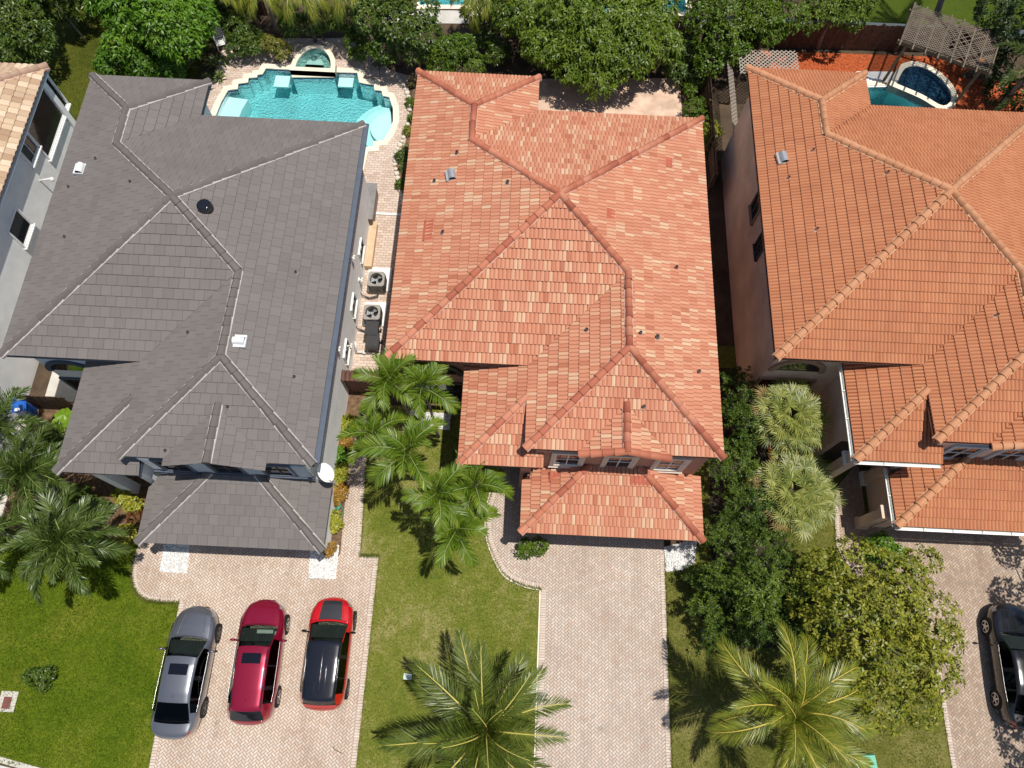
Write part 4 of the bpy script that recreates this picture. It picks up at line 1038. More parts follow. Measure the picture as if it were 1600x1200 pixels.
# air conditioners on pads
def condenser(px, py, pp, label, plabel):
    x, y, _ = G(px, py, .85); 
    pd = MB(); q = [G(*p)[:2] for p in pp]; pd.prism(q if True else q, -.02, .09)
    tag(pd.build('concrete_pad', m_white), plabel, 'pad', 'concrete pads')
    root = thing('air_conditioner', label, 'air conditioner', (x, y, .09), .03, 'outdoor air conditioners')
    s, h = .40, .80; m = MB(); c = .08
    oct_ = [(-s + c, -s), (s - c, -s), (s, -s + c), (s, s - c), (s - c, s), (-s + c, s), (-s, s - c), (-s, -s + c)]
    m.prism(oct_, 0, .06); m.prism([(a * .985, b * .985) for a, b in oct_], .061, h - .34, 1)
    for i in range(8): a, e = oct_[i], oct_[(i + 1) % 8]; m.quad([(a[0] * .985, a[1] * .985, h - .34), (e[0] * .985, e[1] * .985, h - .34), (e[0] * .985, e[1] * .985, h - .08), (a[0] * .985, a[1] * .985, h - .08)], 1)
    b = len(m.v); n = 32; m.v += []
    ring = [(math.cos(2 * math.pi * i / n) * .31, math.sin(2 * math.pi * i / n) * .31) for i in range(n)]
    m.sheet(oct_, h, [ring]); 
    for i in range(8): a, e = oct_[i], oct_[(i + 1) % 8]; m.quad([(*a, h - .08), (*e, h - .08), (*e, h), (*a, h)])
    for i in range(n): a, e = ring[i], ring[(i + 1) % n]; m.quad([(*a, h - .25), (*a, h), (*e, h), (*e, h - .25)][::-1])
    m.build('cabinet', [m_cast, m_black], root)
    m = MB()
    for i in range(8):
        a, e = Vector(oct_[i]), Vector(oct_[(i + 1) % 8]); k = max(1, int((e - a).length / .055))
        for j in range(k + 1):
            p_ = a + (e - a) * (j / k); m.box(p_.x - .008, p_.x + .008, p_.y - .008, p_.y + .008, .06, h - .08)
    m.build('louvre', m_cast, root)
    m = MB(); m.tube([(0, 0, h - .3), (0, 0, h - .12)], .07, 10)
    for k in range(3):
        a = k * 2.09 + .5; ca, sa = math.cos(a), math.sin(a); cb, sb = math.cos(a + .9), math.sin(a + .9)
        m.quad([(ca * .06, sa * .06, h - .14), (ca * .29, sa * .29, h - .13), (cb * .29, sb * .29, h - .19), (cb * .06, sb * .06, h - .17)])
    m.build('fan', m_alu, root)
    m = MB()
    for r in (.08, .16, .24, .31): m.tube([(math.cos(t) * r, math.sin(t) * r, h + .012) for t in np.linspace(0, 2 * math.pi, 25)], .004, 4, 0, False)
    for k in range(6): a = k * math.pi / 3; m.tube([(math.cos(a) * .08, math.sin(a) * .08, h + .012), (math.cos(a) * .31, math.sin(a) * .31, h + .012)], .004, 4, 0, False)
    m.build('fan_guard', m_black, root)
    m = MB()
    for o in (0, .05): m.tube([(.1 - o, -s, .3), (.05, -s - .15 - o, .15), (-.4, -s - .25 - o, .03), (-.75, -s - .15, .1), (-.86, -s - .1, .5)], .022, 6)
    m.build('refrigerant_pipe', m_binb, root)
condenser(588, 436, [(573, 455), (609, 457), (613, 420), (577, 419)], 'grey air conditioner on the upper pad beside left house', 'white concrete pad under the upper air conditioner')
condenser(581, 488, [(565, 509), (600, 511), (606, 474), (571, 473)], 'grey air conditioner on the lower pad above black bins', 'white concrete pad under the lower air conditioner')
# white pipework by the wall
m = MB(); a = Vector(G(557, 550, .15)); b_ = Vector(G(584, 551, .15))
m.tube([a, b_], .05, 8); m.sphere(tuple(a.lerp(b_, .45)), .11); m.tube([a.lerp(b_, .5), a.lerp(b_, .5) + Vector((.05, .55, .1))], .035, 8); m.tube([a, a + Vector((0, .3, .5))], .05, 8); m.sphere(tuple(b_), .07)
tag(m.build('water_pipe', m_pvc), 'white water pipe with valve on pavers below the black bins', 'pipe')
# cabinets near the rear door
x, y, _ = G(577, 322, .9); root = thing('storage_cabinet', 'grey topped outdoor cabinet against left house side door', 'cabinet', (x - .15, y - .3, 0))
m = MB(); m.box(-.45, .35, -.5, 1.6, 0, .95); m.build('cabinet_body', plain('taupe_panel', (.24, .19, .17), .7), root)
m = MB(); m.box(-.5, .42, -.55, 1.65, .951, 1.0); m.build('cabinet_top', plain('grey_slate', (.22, .21, .2), .5), root)
x, y, _ = G(577, 385, .3); m = MB(); m.box(x - .45, x + .25, y - 1.2, y + 1.4, 0, .38); m.box(x - .47, x + .27, y - 1.22, y + 1.42, .381, .42)
tag(m.build('step_platform', plain('tan_tile', (.58, .42, .27), .8)), 'long low tan step along the left house side door', 'step')
m = MB(); a, b_ = G(563, 333), G(628, 333); m.box(a[0], b_[0], a[1] - .06, a[1] + .06, .008, .06); struct(m.build('path_threshold', m_white))
# dish and hose
x, y, z = -6.95, 6.55, 5.0
x, y, z = G(509, 738, 4.3); root = thing('satellite_dish', 'white satellite dish at front right corner of the grey roofed house', 'dish', (x, y, z))
m = MB(); n = 20; rr = .42
dirv = Vector((.25, -.35, .9)).normalized(); Md = dirv.to_track_quat('Z', 'Y').to_matrix().to_4x4(); b = len(m.v)
for k, (r, zz) in enumerate(((0.001, 0), (.12, .01), (.24, .04), (.34, .08))):
    for i in range(n): m.v.append(tuple(Md @ Vector((math.cos(2 * math.pi * i / n) * r * .86, math.sin(2 * math.pi * i / n) * r * 1.2, zz))))
for k in range(3):
    for i in range(n): j = (i + 1) % n; m.face((b + k * n + i, b + k * n + j, b + (k + 1) * n + j, b + (k + 1) * n + i), 0, None, True)
m.build('reflector', m_white, root)
m = MB(); m.tube([(0, 0, -.02), (-.3, .25, -.25), (-.55, .3, -.3)], .03, 6); m.tube([Md @ Vector((0, -.42, .1)), Md @ Vector((0, -.2, .45))], .015, 6); m.build('dish_arm', m_pvc, root)
x, y, _ = G(521, 789, .3); root = thing('hose_reel', 'coiled green garden hose on a reel beside left house croton hedge', 'hose reel', (x, y, 0))
m = MB()
for k in range(5):
    m.tube([(math.cos(t) * (.2 + .03 * k), math.sin(t) * (.2 + .03 * k), .3 + .03 * math.sin(3 * t + k)) for t in np.linspace(0, 2 * math.pi, 22)], .022, 6, 0, False)
m.tube([(.3, 0, .3), (.45, -.2, .1), (.3, -.6, .03), (.5, -.9, .03)], .02, 6); m.build('hose', plain('green_hose', (.05, .26, .17), .45), root)
m = MB(); m.box(-.2, .2, -.05, .05, 0, .25); m.tube([(-.02, -.3, .28), (-.02, .3, .28)], .05, 8); m.build('reel_frame', m_binb, root)
# small lawn fixtures
m = MB(); x, y, _ = G(12, 1096); m.box(x - .34, x + .34, y - .38, y + .38, -.03, .015); ms = m
root = tag(m.build('meter_box', m_conc), 'concrete meter box with rusty lid in the left lawn', 'meter box')
m = MB(); x, y, _ = G(11, 1098); m.box(x - .16, x + .16, y - .22, y + .22, .016, .03); m.build('lid', plain('rusty_lid', (.17, .06, .05), .7), root)
m = MB(); x, y, _ = G(637, 1057); m.box(x - .17, x + .17, y - .12, y + .12, -.03, .025); m.box(x - .14, x + .14, y - .09, y + .09, .026, .035)
tag(m.build('valve_cover', plain('pale_cover', (.45, .55, .5), .5)), 'small pale valve cover sunk in centre lawn', 'cover')
def utility_box(label, px, py, s, h, mat, rz=0):
    root = thing('utility_box', label, 'utility box', (*G(px, py, h)[:2], 0), rz)
    m = MB(); m.box(-s, s, -s * .8, s * .8, 0, h * .8); m.build('cabinet', mat, root)
    m = MB(); b = len(m.v); t = s * 1.06
    m.v += [(-t, -t * .82, h * .801), (t, -t * .82, h * .801), (t, t * .82, h * .801), (-t, t * .82, h * .801), (-t * .88, -t * .7, h), (t * .88, -t * .7, h), (t * .88, t * .7, h), (-t * .88, t * .7, h)]
    for f in ((0, 1, 5, 4), (1, 2, 6, 5), (2, 3, 7, 6), (3, 0, 4, 7), (4, 5, 6, 7), (3, 2, 1, 0)): m.face([b + i for i in f])
    m.box(-t * .9, t * .9, -t * .45, -t * .42, h, h + .012); m.build('lid', mat, root)
utility_box('bright green utility box at the bottom photo edge under trees', 1357, 1192, .34, .75, m_teal, .1)
utility_box('dull grey green utility box half hidden in the dark hedge', 1110, 990, .26, .5, plain('dull_green_plastic', (.17, .27, .22), .5))
# drain cap on the drive, stick
m = MB(); x, y, _ = G(899, 1098); m.tube([(x, y, .012), (x, y, .024)], .07, 14); m.tube([(x, y, .0241), (x, y, .03)], .045, 14); tag(m.build('drain_cap', plain('dull_brass', (.3, .22, .16), .5)), 'small round drain cap in the middle driveway', 'drain cap')
m = MB(); m.tube([G(520, 1166, .03), G(524, 1172, .05), G(530, 1175, .03), G(535, 1177, .03)], .012, 5); tag(m.build('dry_twig', plain('twig', (.1, .07, .04), .9)), 'short dry twig on pavers below the black roofed car', 'twig')
# chairs by the pool
def chair(label, px, py, rz, mat, fab):
    root = thing('deck_chair', label, 'chair', (*G(px, py, .35)[:2], 0), rz)
    for s in (-1, 1):
        m = MB(); m.tube([(s * .28, -.35, 0), (s * .28, -.3, .38), (s * .28, .25, .36), (s * .28, .55, .95)], .02, 6); m.build('side_frame', mat, root)
        m = MB(); m.tube([(s * .28, .3, 0), (s * .28, .2, .36)], .02, 6); m.build('leg', mat, root)
        m = MB(); m.box(s * .28 - .03, s * .28 + .03, -.3, .3, .58, .61); m.build('armrest', mat, root)
    m = MB()
    for k in range(6): y = -.32 + k * .1; m.box(-.27, .27, y, y + .08, .375, .39)
    m.build('seat', fab, root); m = MB()
    for k in range(6):
        t = k / 6; y, z = .26 + .3 * t, .42 + .55 * t; m.box(-.27, .27, y, y + .03, z, z + .075)
    m.build('backrest', fab, root)
chair('white slatted chair among shrubs at left end of pool deck', 345, 65, .4, m_white, m_white)
chair('grey sling chair on pavers right of the half round spa', 591, 100, -.5, m_binb, m_lat_g)
# white boulder edging along the middle house's left bed
line = arc(P((619, 118), (634, 140), (640, 165), (637, 195), (628, 222), (617, 245), (620, 272), (627, 300), (631, 322)), 8); acc = 0; last = Vector(line[0]); kk = 0
m_rock = plain('white_rock', (.66, .60, .5), .9, .12, 4)
for p in line[1:]:
    v = Vector(p)
    if (v - last).length > .21:
        m = MB(); r = random.uniform(.11, .16); b = 0; m.sphere((0, 0, 0), r, 9, 6, 0, (1, random.uniform(.7, 1), .75))
        m.v = [tuple(np.array(q) * random.uniform(.86, 1.1)) for q in m.v]
        o = m.build('edging_stone', m_rock, None, (v.x, v.y, .06)); o.rotation_euler = (0, 0, random.uniform(0, 6))
        tag(o, 'white edging stone in the row bordering the bed left of the rose roof', 'stone', 'white edging stones along the bed'); last = v
# ------------------------------------------------------------------ cars
def paint(name, c, metal=.35, rough=.3, coat=1.0):
    m = Mat(name, c, rough, metal, .5, coat); m.b.inputs['Coat Roughness'].default_value = .04; return m.m
m_tyre = plain('tyre_rubber', (.018, .018, .019), .85, .15); m_rim = plain('alloy_rim', (.55, .55, .56), .25, .05, metal=.9)
m_rimd = plain('dark_alloy_rim', (.12, .12, .125), .3, .05, metal=.8)
m_trimb = plain('gloss_black_trim', (.01, .01, .012), .12, .05); m_arch = plain('arch_liner', (.008, .008, .009), .9, .05)
m_chrome = plain('chrome', (.6, .6, .61), .3, .02, metal=1); m_seat_t = plain('beige_leather', (.42, .33, .22), .6, .06); m_seat_b = plain('black_upholstery', (.02, .02, .022), .6, .1)
m_dash = plain('dashboard_vinyl', (.045, .045, .048), .6, .1)
m_lens = Mat('headlight_lens', (.26, .27, .29), .05, .3, .7, 1).m; m_tail = Mat('tail_light_lens', (.28, .008, .01), .08, 0, .6, 1).m
def carglass(name, tint):
    m = Mat(name); nt = m.nt; tr = m.n('ShaderNodeBsdfTransparent'); tr.inputs[0].default_value = (*tint, 1)
    gl = m.n('ShaderNodeBsdfGlossy'); gl.inputs['Roughness'].default_value = .02; fr = m.n('ShaderNodeFresnel'); fr.inputs[0].default_value = 1.35
    mx = m.n('ShaderNodeMixShader'); nt.links.new(fr.outputs[0], mx.inputs[0]); nt.links.new(tr.outputs[0], mx.inputs[1]); nt.links.new(gl.outputs[0], mx.inputs[2]); m.out(mx.outputs[0]); return m.m
m_cglass = carglass('windscreen_glass', (.42, .50, .46)); m_sglass = carglass('privacy_glass', (.035, .045, .042)); m_pano = Mat('sunroof_glass', (.006, .007, .012), .05, 0, .35, .3).m
def car(label, loc, rz, L, W_, H, pr, col, roofcol=None, stripe=None, fr_oh=.93, wb=2.8, wr=.335, seat=m_seat_b, rim=m_rim, sun=None, rails=False, liner=None):
    root = thing('parked_car', label, 'car', loc, rz)
    S_ = sorted(set([round(x, 4) for x in np.linspace(0, 1, 61)] + [pr['ws'][0], pr['ws'][1], pr['rg'][0], pr['rg'][1], pr['sg'][0], pr['sg'][1], .004, .01, .018, .99, .996] + ([sun[0], sun[1]] if sun else [])))
    S_ = np.array(S_)
    def cur(k, sm=2):
        a = np.array(pr[k]); d = np.linspace(0, 1, 401); v = np.interp(d, a[:, 0], a[:, 1])
        w = sm * 4 + 1; kk = np.hanning(w + 2)[1:-1]; kk /= kk.sum(); vp = np.pad(v, w // 2, mode='reflect', reflect_type='odd'); v = np.convolve(vp, kk, 'valid')
        return np.interp(S_, d, v)
    hw, zt, zb, xt = cur('hw', 2) * W_ / 2, cur('zt', 2) * H, cur('zb', 3) * H, cur('xt', 2) * W_ / 2
    bot = cur('bot', 2)
    rows = []
    for i, s in enumerate(S_):
        y = L / 2 - s * L; h, b, x = hw[i], zb[i], min(xt[i], hw[i] * .93); t = max(zt[i], b + .012); crown = .055 if t - b > .2 else .035
        ze = max(b + .006, t - crown); bz = bot[i]; hb = h * .94
        pts = [(h * .80, bz), (h * .93, bz + .05), (h * .985, bz + (b - bz) * .35), (h, bz + (b - bz) * .62), (h * .985, bz + (b - bz) * .86), (hb, b),
               (hb + (x - hb) * .86, b + (ze - b) * .86), (x, ze), (x * .84, ze + (t - ze) * .5), (x * .62, ze + (t - ze) * .78), (x * .3, ze + (t - ze) * .97), (0, t)]
        bow = float(np.interp(s, [0, .1, .25, .45, .6, .9, 1], [.09, .12, .17, .07, 0, -.10, -.07]))
        rows.append([(px, y + bow * (1 - min(1, px / h) ** 2.4) - (bow * .6), pz) for px, pz in pts])
    n = len(rows[0]); mid = lambda i: (S_[i] + S_[i + 1]) / 2
    parts = {}
    def pm(nm): return parts.setdefault(nm, (MB(), {}))
    def vid(nm, i, j, sgn):
        mb, d = pm(nm); key = (i, j, sgn if j < n - 1 else 0)
        if key not in d: d[key] = len(mb.v); x, y, z = rows[i][j]; mb.v.append((x * sgn, y, z))
        return d[key]
    def region(s, j, sgn):
        ws, rg, sg = pr['ws'], pr['rg'], pr['sg']
        if j >= 7 and ws[0] < s < ws[1]: return 'windscreen'
        if j >= 7 and rg[0] < s < rg[1] and (j >= 8 or rg[2]): return 'rear_window'
        if j == 5 and sg[0] < s < sg[1]:
            for p_ in pr.get('pill', ()):
                if abs(s - p_) < .012: return 'pillar%d_' % int(p_ * 100) + ('a' if sgn > 0 else 'b')
            return 'side_window_' + ('a' if sgn > 0 else 'b')
        if sun and j >= 9 and sun[0] < s < sun[1]: return 'sunroof'
        if s < pr['hl'] and 4 <= j <= 6 and s > .012 and not (s < .02 and j == 4): return 'headlight_' + ('a' if sgn > 0 else 'b')
        if s > pr['tl'] and pr['tlj'][0] <= j <= pr['tlj'][1]: return 'tail_light_' + ('a' if sgn > 0 else 'b')
        if roofcol and (j >= 6 and ws[1] <= s <= rg[0] + .001 or (j >= 6 and s > rg[0] and s < rg[1])): return 'roof_panel'
        if stripe and j >= 9 and .03 < s < ws[0] - .01: return 'hood_stripe'
        if j <= 0: return 'sill'
        return 'body'
    for i in range(len(S_) - 1):
        for j in range(n - 1):
            for sg in (1, -1):
                nm = region(mid(i), j, sg); mb, _ = pm(nm)
                f = [vid(nm, i, j, sg), vid(nm, i, j + 1, sg), vid(nm, i + 1, j + 1, sg), vid(nm, i + 1, j, sg)]
                mb.face(f if sg > 0 else f[::-1], 0, None, True)
    for e in (0, len(S_) - 1):
        mb, _ = pm('body')
        for j in range(n - 1):
            q = [vid('body', e, j, 1), vid('body', e, j + 1, 1), vid('body', e, j + 1, -1), vid('body', e, j, -1)]
            q = list(dict.fromkeys(q)); mb.face(q if e == 0 else q[::-1], 0, None, False)
    mats = dict(windscreen=m_cglass, rear_window=m_pano if pr.get('darkrear') else m_sglass, pillar=m_trimb, sunroof=m_pano, roof_panel=roofcol, hood_stripe=stripe, sill=m_trimb, body=col)
    g = parts['body'][0]
    def line(s, j0, j1, sgs=(1, -1), off=.003):
        i = int(np.argmin(abs(S_ - s)))
        for sg in sgs: g.tube([(rows[i][j][0] * sg * 1.002, rows[i][j][1], rows[i][j][2] + off * (j > 4)) for j in range(j0, j1 + 1)], .0065, 4, 1, False)
    for s in pr['doors']: line(s, 1, 5)
    line(pr['ws'][0] - .012, 6, 11); line(pr['trunk'], 6, 11)
    i0, i1 = int(np.argmin(abs(S_ - .035))), int(np.argmin(abs(S_ - pr['ws'][0] + .015)))
    for sg in (1, -1): g.tube([(rows[i][6][0] * sg, rows[i][6][1], rows[i][6][2] + .004) for i in range(i0, i1 + 1)], .006, 4, 1, False)
    i0, i1 = int(np.argmin(abs(S_ - .05))), int(np.argmin(abs(S_ - pr['ws'][0] + .02)))
    for sg in (1, -1): g.tube([(rows[i][9][0] * sg * (1.02 + .12 * (i - i0) / (i1 - i0)), rows[i][9][1], rows[i][9][2] - .004) for i in range(i0, i1 + 1)], .014, 6, 0)
    for nm, (mb, _) in parts.items():
        base = nm[:-2] if nm[-2:] in ('_a', '_b') else nm
        if base.startswith('pillar'): base = 'pillar'
        m = mats.get(base) or {'side_window': m_sglass, 'headlight': m_lens, 'tail_light': m_tail}[base]
        mb.build({'windscreen': 'windscreen', 'body': 'body', 'pillar': 'window_pillar'}.get(base, base), [m, m_trimb] if base == 'body' else m, root)
    c = MB(); i0, i1 = int(np.argmin(abs(S_ - pr['sg'][0]))), int(np.argmin(abs(S_ - pr['sg'][1])))
    for sg in (1, -1):
        k = MB(); k.tube([(rows[i][5][0] * sg * 1.004, rows[i][5][1], rows[i][5][2]) for i in range(i0, i1 + 1)], .0075, 5)
        k.build('window_trim', m_chrome if pr.get('chrome') else m_trimb, root)
    wp = MB(); i = int(np.argmin(abs(S_ - pr['ws'][0] - .012)))
    for a, b in ((-.62, -.05), (-.02, .5)): wp.tube([(a * W_ / 2, rows[i][11][1] + .02, rows[i][10][2] + .012), (b * W_ / 2, rows[i][11][1] - .05, rows[i][11][2] + .03)], .009, 5)
    wp.build('wiper', m_trimb, root)
    f = MB(); i = int(np.argmin(abs(S_ - pr['fin']))); y, z = rows[i][11][1], rows[i][11][2]
    f.quad([(-.015, y + .07, z - .01), (.015, y + .07, z - .01), (0, y - .05, z + .06)]); f.quad([(.015, y + .07, z - .01), (.02, y - .07, z - .01), (0, y - .05, z + .06)]); f.quad([(-.015, y + .07, z - .01), (0, y - .05, z + .06), (-.02, y - .07, z - .01)])
    f.build('roof_aerial', roofcol or col, root)
    # interior
    it = MB(); yc0, yc1 = L / 2 - pr['ws'][0] * L - .12, L / 2 - pr['rg'][1] * L + .15; xi = W_ * .5 * .8
    it.box(-xi, xi, yc1, yc0, .3, .36); it.build('cabin_floor', m_seat_b, root)
    d = MB(); d.box(-xi, xi, yc0 - .45, yc0 + .05, .36, H * .62); d.build('dashboard', liner or m_dash, root)
    for yy in (yc0 - 1.15, yc0 - 2.05):
        for sx in (-.38, .38):
            s_ = MB(); M_ = Matrix.Translation((sx, yy, 0)); s_.box(-.24, .24, -.1, .42, .36, .56, 0, M_)
            M2 = M_ @ Matrix.Translation((0, -.12, .5)) @ Matrix.Rotation(.25, 4, 'X'); s_.box(-.23, .23, -.08, .08, 0, H * .36, 0, M2); s_.box(-.13, .13, -.06, .06, H * .36 + .02, H * .36 + .17, 0, M2)
            s_.build('seat', seat, root)
    sw = MB(); sw.tube([(-.38 + math.cos(t) * .18, yc0 - .55 - .06 * math.sin(t), H * .62 + math.sin(t) * .16) for t in np.linspace(0, 6.283, 19)], .015, 5, 0, False); sw.build('steering_wheel', m_seat_b, root)
    # wheels
    for k, ya in enumerate((L / 2 - fr_oh, L / 2 - fr_oh - wb)):
        i = int(np.argmin(abs((L / 2 - S_ * L) - ya))); xo = hw[i]
        for sg in (1, -1):
            a = MB(); a.tube([(sg * (xo - .2), ya, wr + .01), (sg * (xo + .004), ya, wr + .01)], wr + .055, 28); a.build('wheel_arch', m_arch, root)
            w = MB(); R = wr; xs = [xo - .21, xo - .19, xo - .02, xo + .008, xo + .012]; rs = [R * .8, R, R, R * .95, R * .78]
            w.tube([(sg * x, ya, wr) for x in xs], rs, 28); wo = w.build('wheel', m_tyre, root)
            r = MB(); r.tube([(sg * (xo + .0125), ya, wr), (sg * (xo + .02), ya, wr)], [R * .70, R * .66], 24, 1)
            for q in range(5):
                aa = q * 2 * math.pi / 5 + .3; dv = Vector((0, math.cos(aa), math.sin(aa))); pv = Vector((0, -dv.z, dv.y)); c0 = Vector((sg * (xo + .026), ya, wr))
                A = [c0 + dv * R * .08 - pv * R * .12, c0 + dv * R * .08 + pv * R * .12, c0 + dv * R * .68 + pv * R * .07, c0 + dv * R * .68 - pv * R * .07]
                r.quad(A); r.quad([p - Vector((sg * .012, 0, 0)) for p in A][::-1])
            n_ = 28
            for q in range(n_):
                a0, a1 = 2 * math.pi * q / n_, 2 * math.pi * (q + 1) / n_; P_ = lambda a, rr: (sg * (xo + .024), ya + math.cos(a) * rr, wr + math.sin(a) * rr)
                r.quad([P_(a0, R * .64), P_(a0, R * .74), P_(a1, R * .74), P_(a1, R * .64)])
            r.tube([(sg * (xo + .022), ya, wr), (sg * (xo + .034), ya, wr)], R * .13, 12); r.build('rim', [rim, m_arch], wo)
    # mirrors
    i = int(np.argmin(abs(S_ - pr['mir'])))
    for sg in (1, -1):
        m = MB(); x, y, z = rows[i][5][0], rows[i][5][1], rows[i][5][2] + .05
        m.sphere((sg * (x + .15), y, z + .03), .1, 10, 6, 0, (1.15, .55, .75)); m.tube([(sg * (x - .02), y - .02, z - .02), (sg * (x + .1), y, z)], .025, 6); m.build('wing_mirror', pr.get('mirm') or col, root)
    if rails:
        i0, i1 = int(np.argmin(abs(S_ - pr['ws'][1] - .03))), int(np.argmin(abs(S_ - pr['rg'][0] + .02)))
        for sg in (1, -1): k = MB(); k.tube([(rows[i][7][0] * sg * .99, rows[i][7][1], rows[i][7][2] + .035) for i in range(i0, i1 + 1)], .018, 6); k.build('roof_rail', m_chrome if rails == 2 else m_trimb, root)
    # number plate recess and grille
    gr = MB(); i = 1; gr.box(-W_ * .17, W_ * .17, L / 2 - .09, L / 2 + .03, H * .22, H * .34); gr.build('grille', m_trimb, root)
    return root, rows, S_
SEDAN = dict(hw=[(0, .46), (.012, .60), (.04, .77), (.10, .915), (.2, .985), (.4, 1), (.7, 1), (.86, .965), (.93, .90), (.975, .76), (1, .56)],
    zt=[(0, .42), (.015, .48), (.06, .56), (.15, .625), (.25, .68), (.40, .955), (.46, .99), (.56, 1), (.66, .985), (.735, .94), (.885, .745), (.965, .715), (.985, .69), (1, .60)],
    zb=[(0, .38), (.03, .46), (.12, .55), (.28, .645), (.5, .66), (.75, .68), (.9, .69), (.97, .66), (1, .55)],
    xt=[(0, .45), (.04, .66), (.15, .76), (.245, .80), (.28, .78), (.40, .655), (.5, .64), (.66, .63), (.73, .635), (.86, .74), (.95, .74), (1, .6)],
    bot=[(0, .28), (.05, .2), (.95, .22), (1, .34)], ws=(.255, .40), rg=(.735, .885, 1), sg=(.32, .81), pill=(.55, .71), hl=.06, tl=.955, tlj=(4, 6), doors=(.30, .55, .735), trunk=.87, fin=.69, mir=.335, chrome=1)
SUV = dict(hw=[(0, .46), (.012, .60), (.04, .78), (.10, .92), (.2, .985), (.4, 1), (.75, 1), (.9, .95), (.95, .88), (.98, .76), (1, .60)],
    zt=[(0, .42), (.015, .47), (.06, .55), (.13, .605), (.22, .655), (.395, .95), (.46, .985), (.56, 1), (.72, .985), (.86, .945), (.885, .925), (.965, .70), (.985, .64), (1, .55)],
    zb=[(0, .38), (.03, .45), (.12, .535), (.28, .61), (.5, .63), (.75, .66), (.9, .68), (.97, .60), (1, .5)],
    xt=[(0, .45), (.04, .66), (.15, .77), (.215, .80), (.25, .78), (.395, .66), (.5, .65), (.72, .635), (.88, .61), (.96, .70), (1, .6)],
    bot=[(0, .30), (.05, .23), (.95, .25), (1, .4)], ws=(.225, .395), rg=(.89, .965, 1), sg=(.325, .84), pill=(.545, .72), hl=.065, tl=.94, tlj=(4, 5), doors=(.30, .545, .735), trunk=.975, fin=.80, mir=.325, chrome=1, darkrear=1)
BOXY = dict(hw=[(0, .52), (.012, .66), (.04, .82), (.10, .935), (.2, .985), (.4, 1), (.8, 1), (.91, .96), (.955, .89), (.985, .77), (1, .64)],
    zt=[(0, .44), (.015, .50), (.06, .585), (.14, .625), (.23, .66), (.405, .955), (.42, .985), (.55, 1), (.75, .99), (.90, .96), (.915, .935), (.952, .74), (.985, .62), (1, .52)],
    zb=[(0, .40), (.03, .48), (.12, .57), (.25, .615), (.5, .635), (.75, .66), (.9, .68), (.97, .6), (1, .48)],
    xt=[(0, .5), (.04, .7), (.15, .80), (.225, .83), (.26, .82), (.405, .735), (.5, .725), (.75, .71), (.93, .67), (.97, .72), (1, .6)],
    bot=[(0, .3), (.05, .22), (.95, .25), (1, .4)], ws=(.235, .405), rg=(.915, .952, 1), sg=(.305, .86), pill=(.53, .725), hl=.065, tl=.95, tlj=(4, 5), doors=(.28, .53, .735), trunk=.985, fin=.83, mir=.30, mirm=m_trimb, darkrear=1)
p_grey = paint('graphite_car_paint', (.24, .245, .27), .75, .28); p_red = paint('crimson_car_paint', (.30, .006, .035), .45, .25); p_red2 = paint('bright_red_car_paint', (.52, .004, .006), .05, .3); p_blk = paint('black_car_paint', (.010, .010, .012), .1, .2)
p_roofb = paint('black_roof_paint', (.008, .009, .014), .1, .15); p_str = paint('satin_black_stripe', (.03, .03, .035), .2, .4, .3)
car('graphite grey sedan with sunroof, leftmost car on the left driveway', (-12.39, -.30, .012), R_(-.5), 4.90, 1.85, 1.45, SEDAN, p_grey, fr_oh=.98, wb=2.8, sun=(.455, .535), rim=m_rimd, seat=m_seat_b)
r, rows, S_ = car('crimson suv with sunroof parked between grey sedan and black roofed red car', (-9.58, .20, .012), R_(1.5), 4.66, 1.85, 1.62, SUV, p_red, fr_oh=.92, wb=2.75, wr=.35, sun=(.45, .53), seat=m_seat_t, rails=1)
m = MB(); m.box(-.1, .55, 1.02, 1.16, 1.005, 1.012); m.box(.62, .70, .95, 1.1, 1.005, 1.015); m.build('paper', m_white, r)
r, rows, S_ = car('bright red compact car with black roof and black bonnet stripe', (-6.82, .62, .012), R_(.4), 4.24, 1.80, 1.60, BOXY, p_red2, p_roofb, p_str, fr_oh=.84, wb=2.62, wr=.34, rim=m_rimd, rails=1)
m = MB(); i0, i1 = int(np.argmin(abs(S_ - .45))), int(np.argmin(abs(S_ - .85)))
for k in (-2, -1, 0, 1, 2):
    m.tube([(k * .2, rows[i][11][1], rows[i][11][2] - .012 * abs(k) - .004) for i in range(i0, i1 + 1)], .016, 6)
m.build('roof_rib', p_roofb, r)
car('black sedan cut by the right photo edge on the orange roofed house drive', (21.33, 1.37, .012), R_(-3.0), 4.86, 1.86, 1.46, SEDAN, p_blk, fr_oh=.98, wb=2.82, rim=m_rim)
# ------------------------------------------------------------------ leaves, trees, shrubs
def unit(v): return v / np.maximum(1e-9, np.linalg.norm(v, axis=-1, keepdims=True))
def rosettes(cent, axis, n, L, w, tilt=(50, 100), droop=.25):
    """n leaves round each centre; returns quads"""
    N = len(cent); a = unit(axis); r = rng.normal(size=(N, 3)); u = unit(np.cross(a, r)); v = np.cross(a, u)
    out = []
    for k in range(n):
        w_ = 2 * math.pi * (k / n) * 2.4 + rng.uniform(-.5, .5, N); t = np.radians(rng.uniform(*tilt, N))
        side = u * np.cos(w_)[:, None] + v * np.sin(w_)[:, None]
        d = a * np.cos(t)[:, None] + side * np.sin(t)[:, None]
        l = (L * rng.uniform(.65, 1.15, N))[:, None]; wv = unit(np.cross(d, a + .3 * rng.normal(size=(N, 3)))) * (w * rng.uniform(.8, 1.2, N))[:, None] * .5
        b = cent + d * l * .08; m = cent + d * l * .5 + a * l * .06; tip = cent + d * l; tip[:, 2] -= droop * l[:, 0]
        out.append(np.stack([b, m - wv, tip, m + wv], 1))
    return np.concatenate(out)
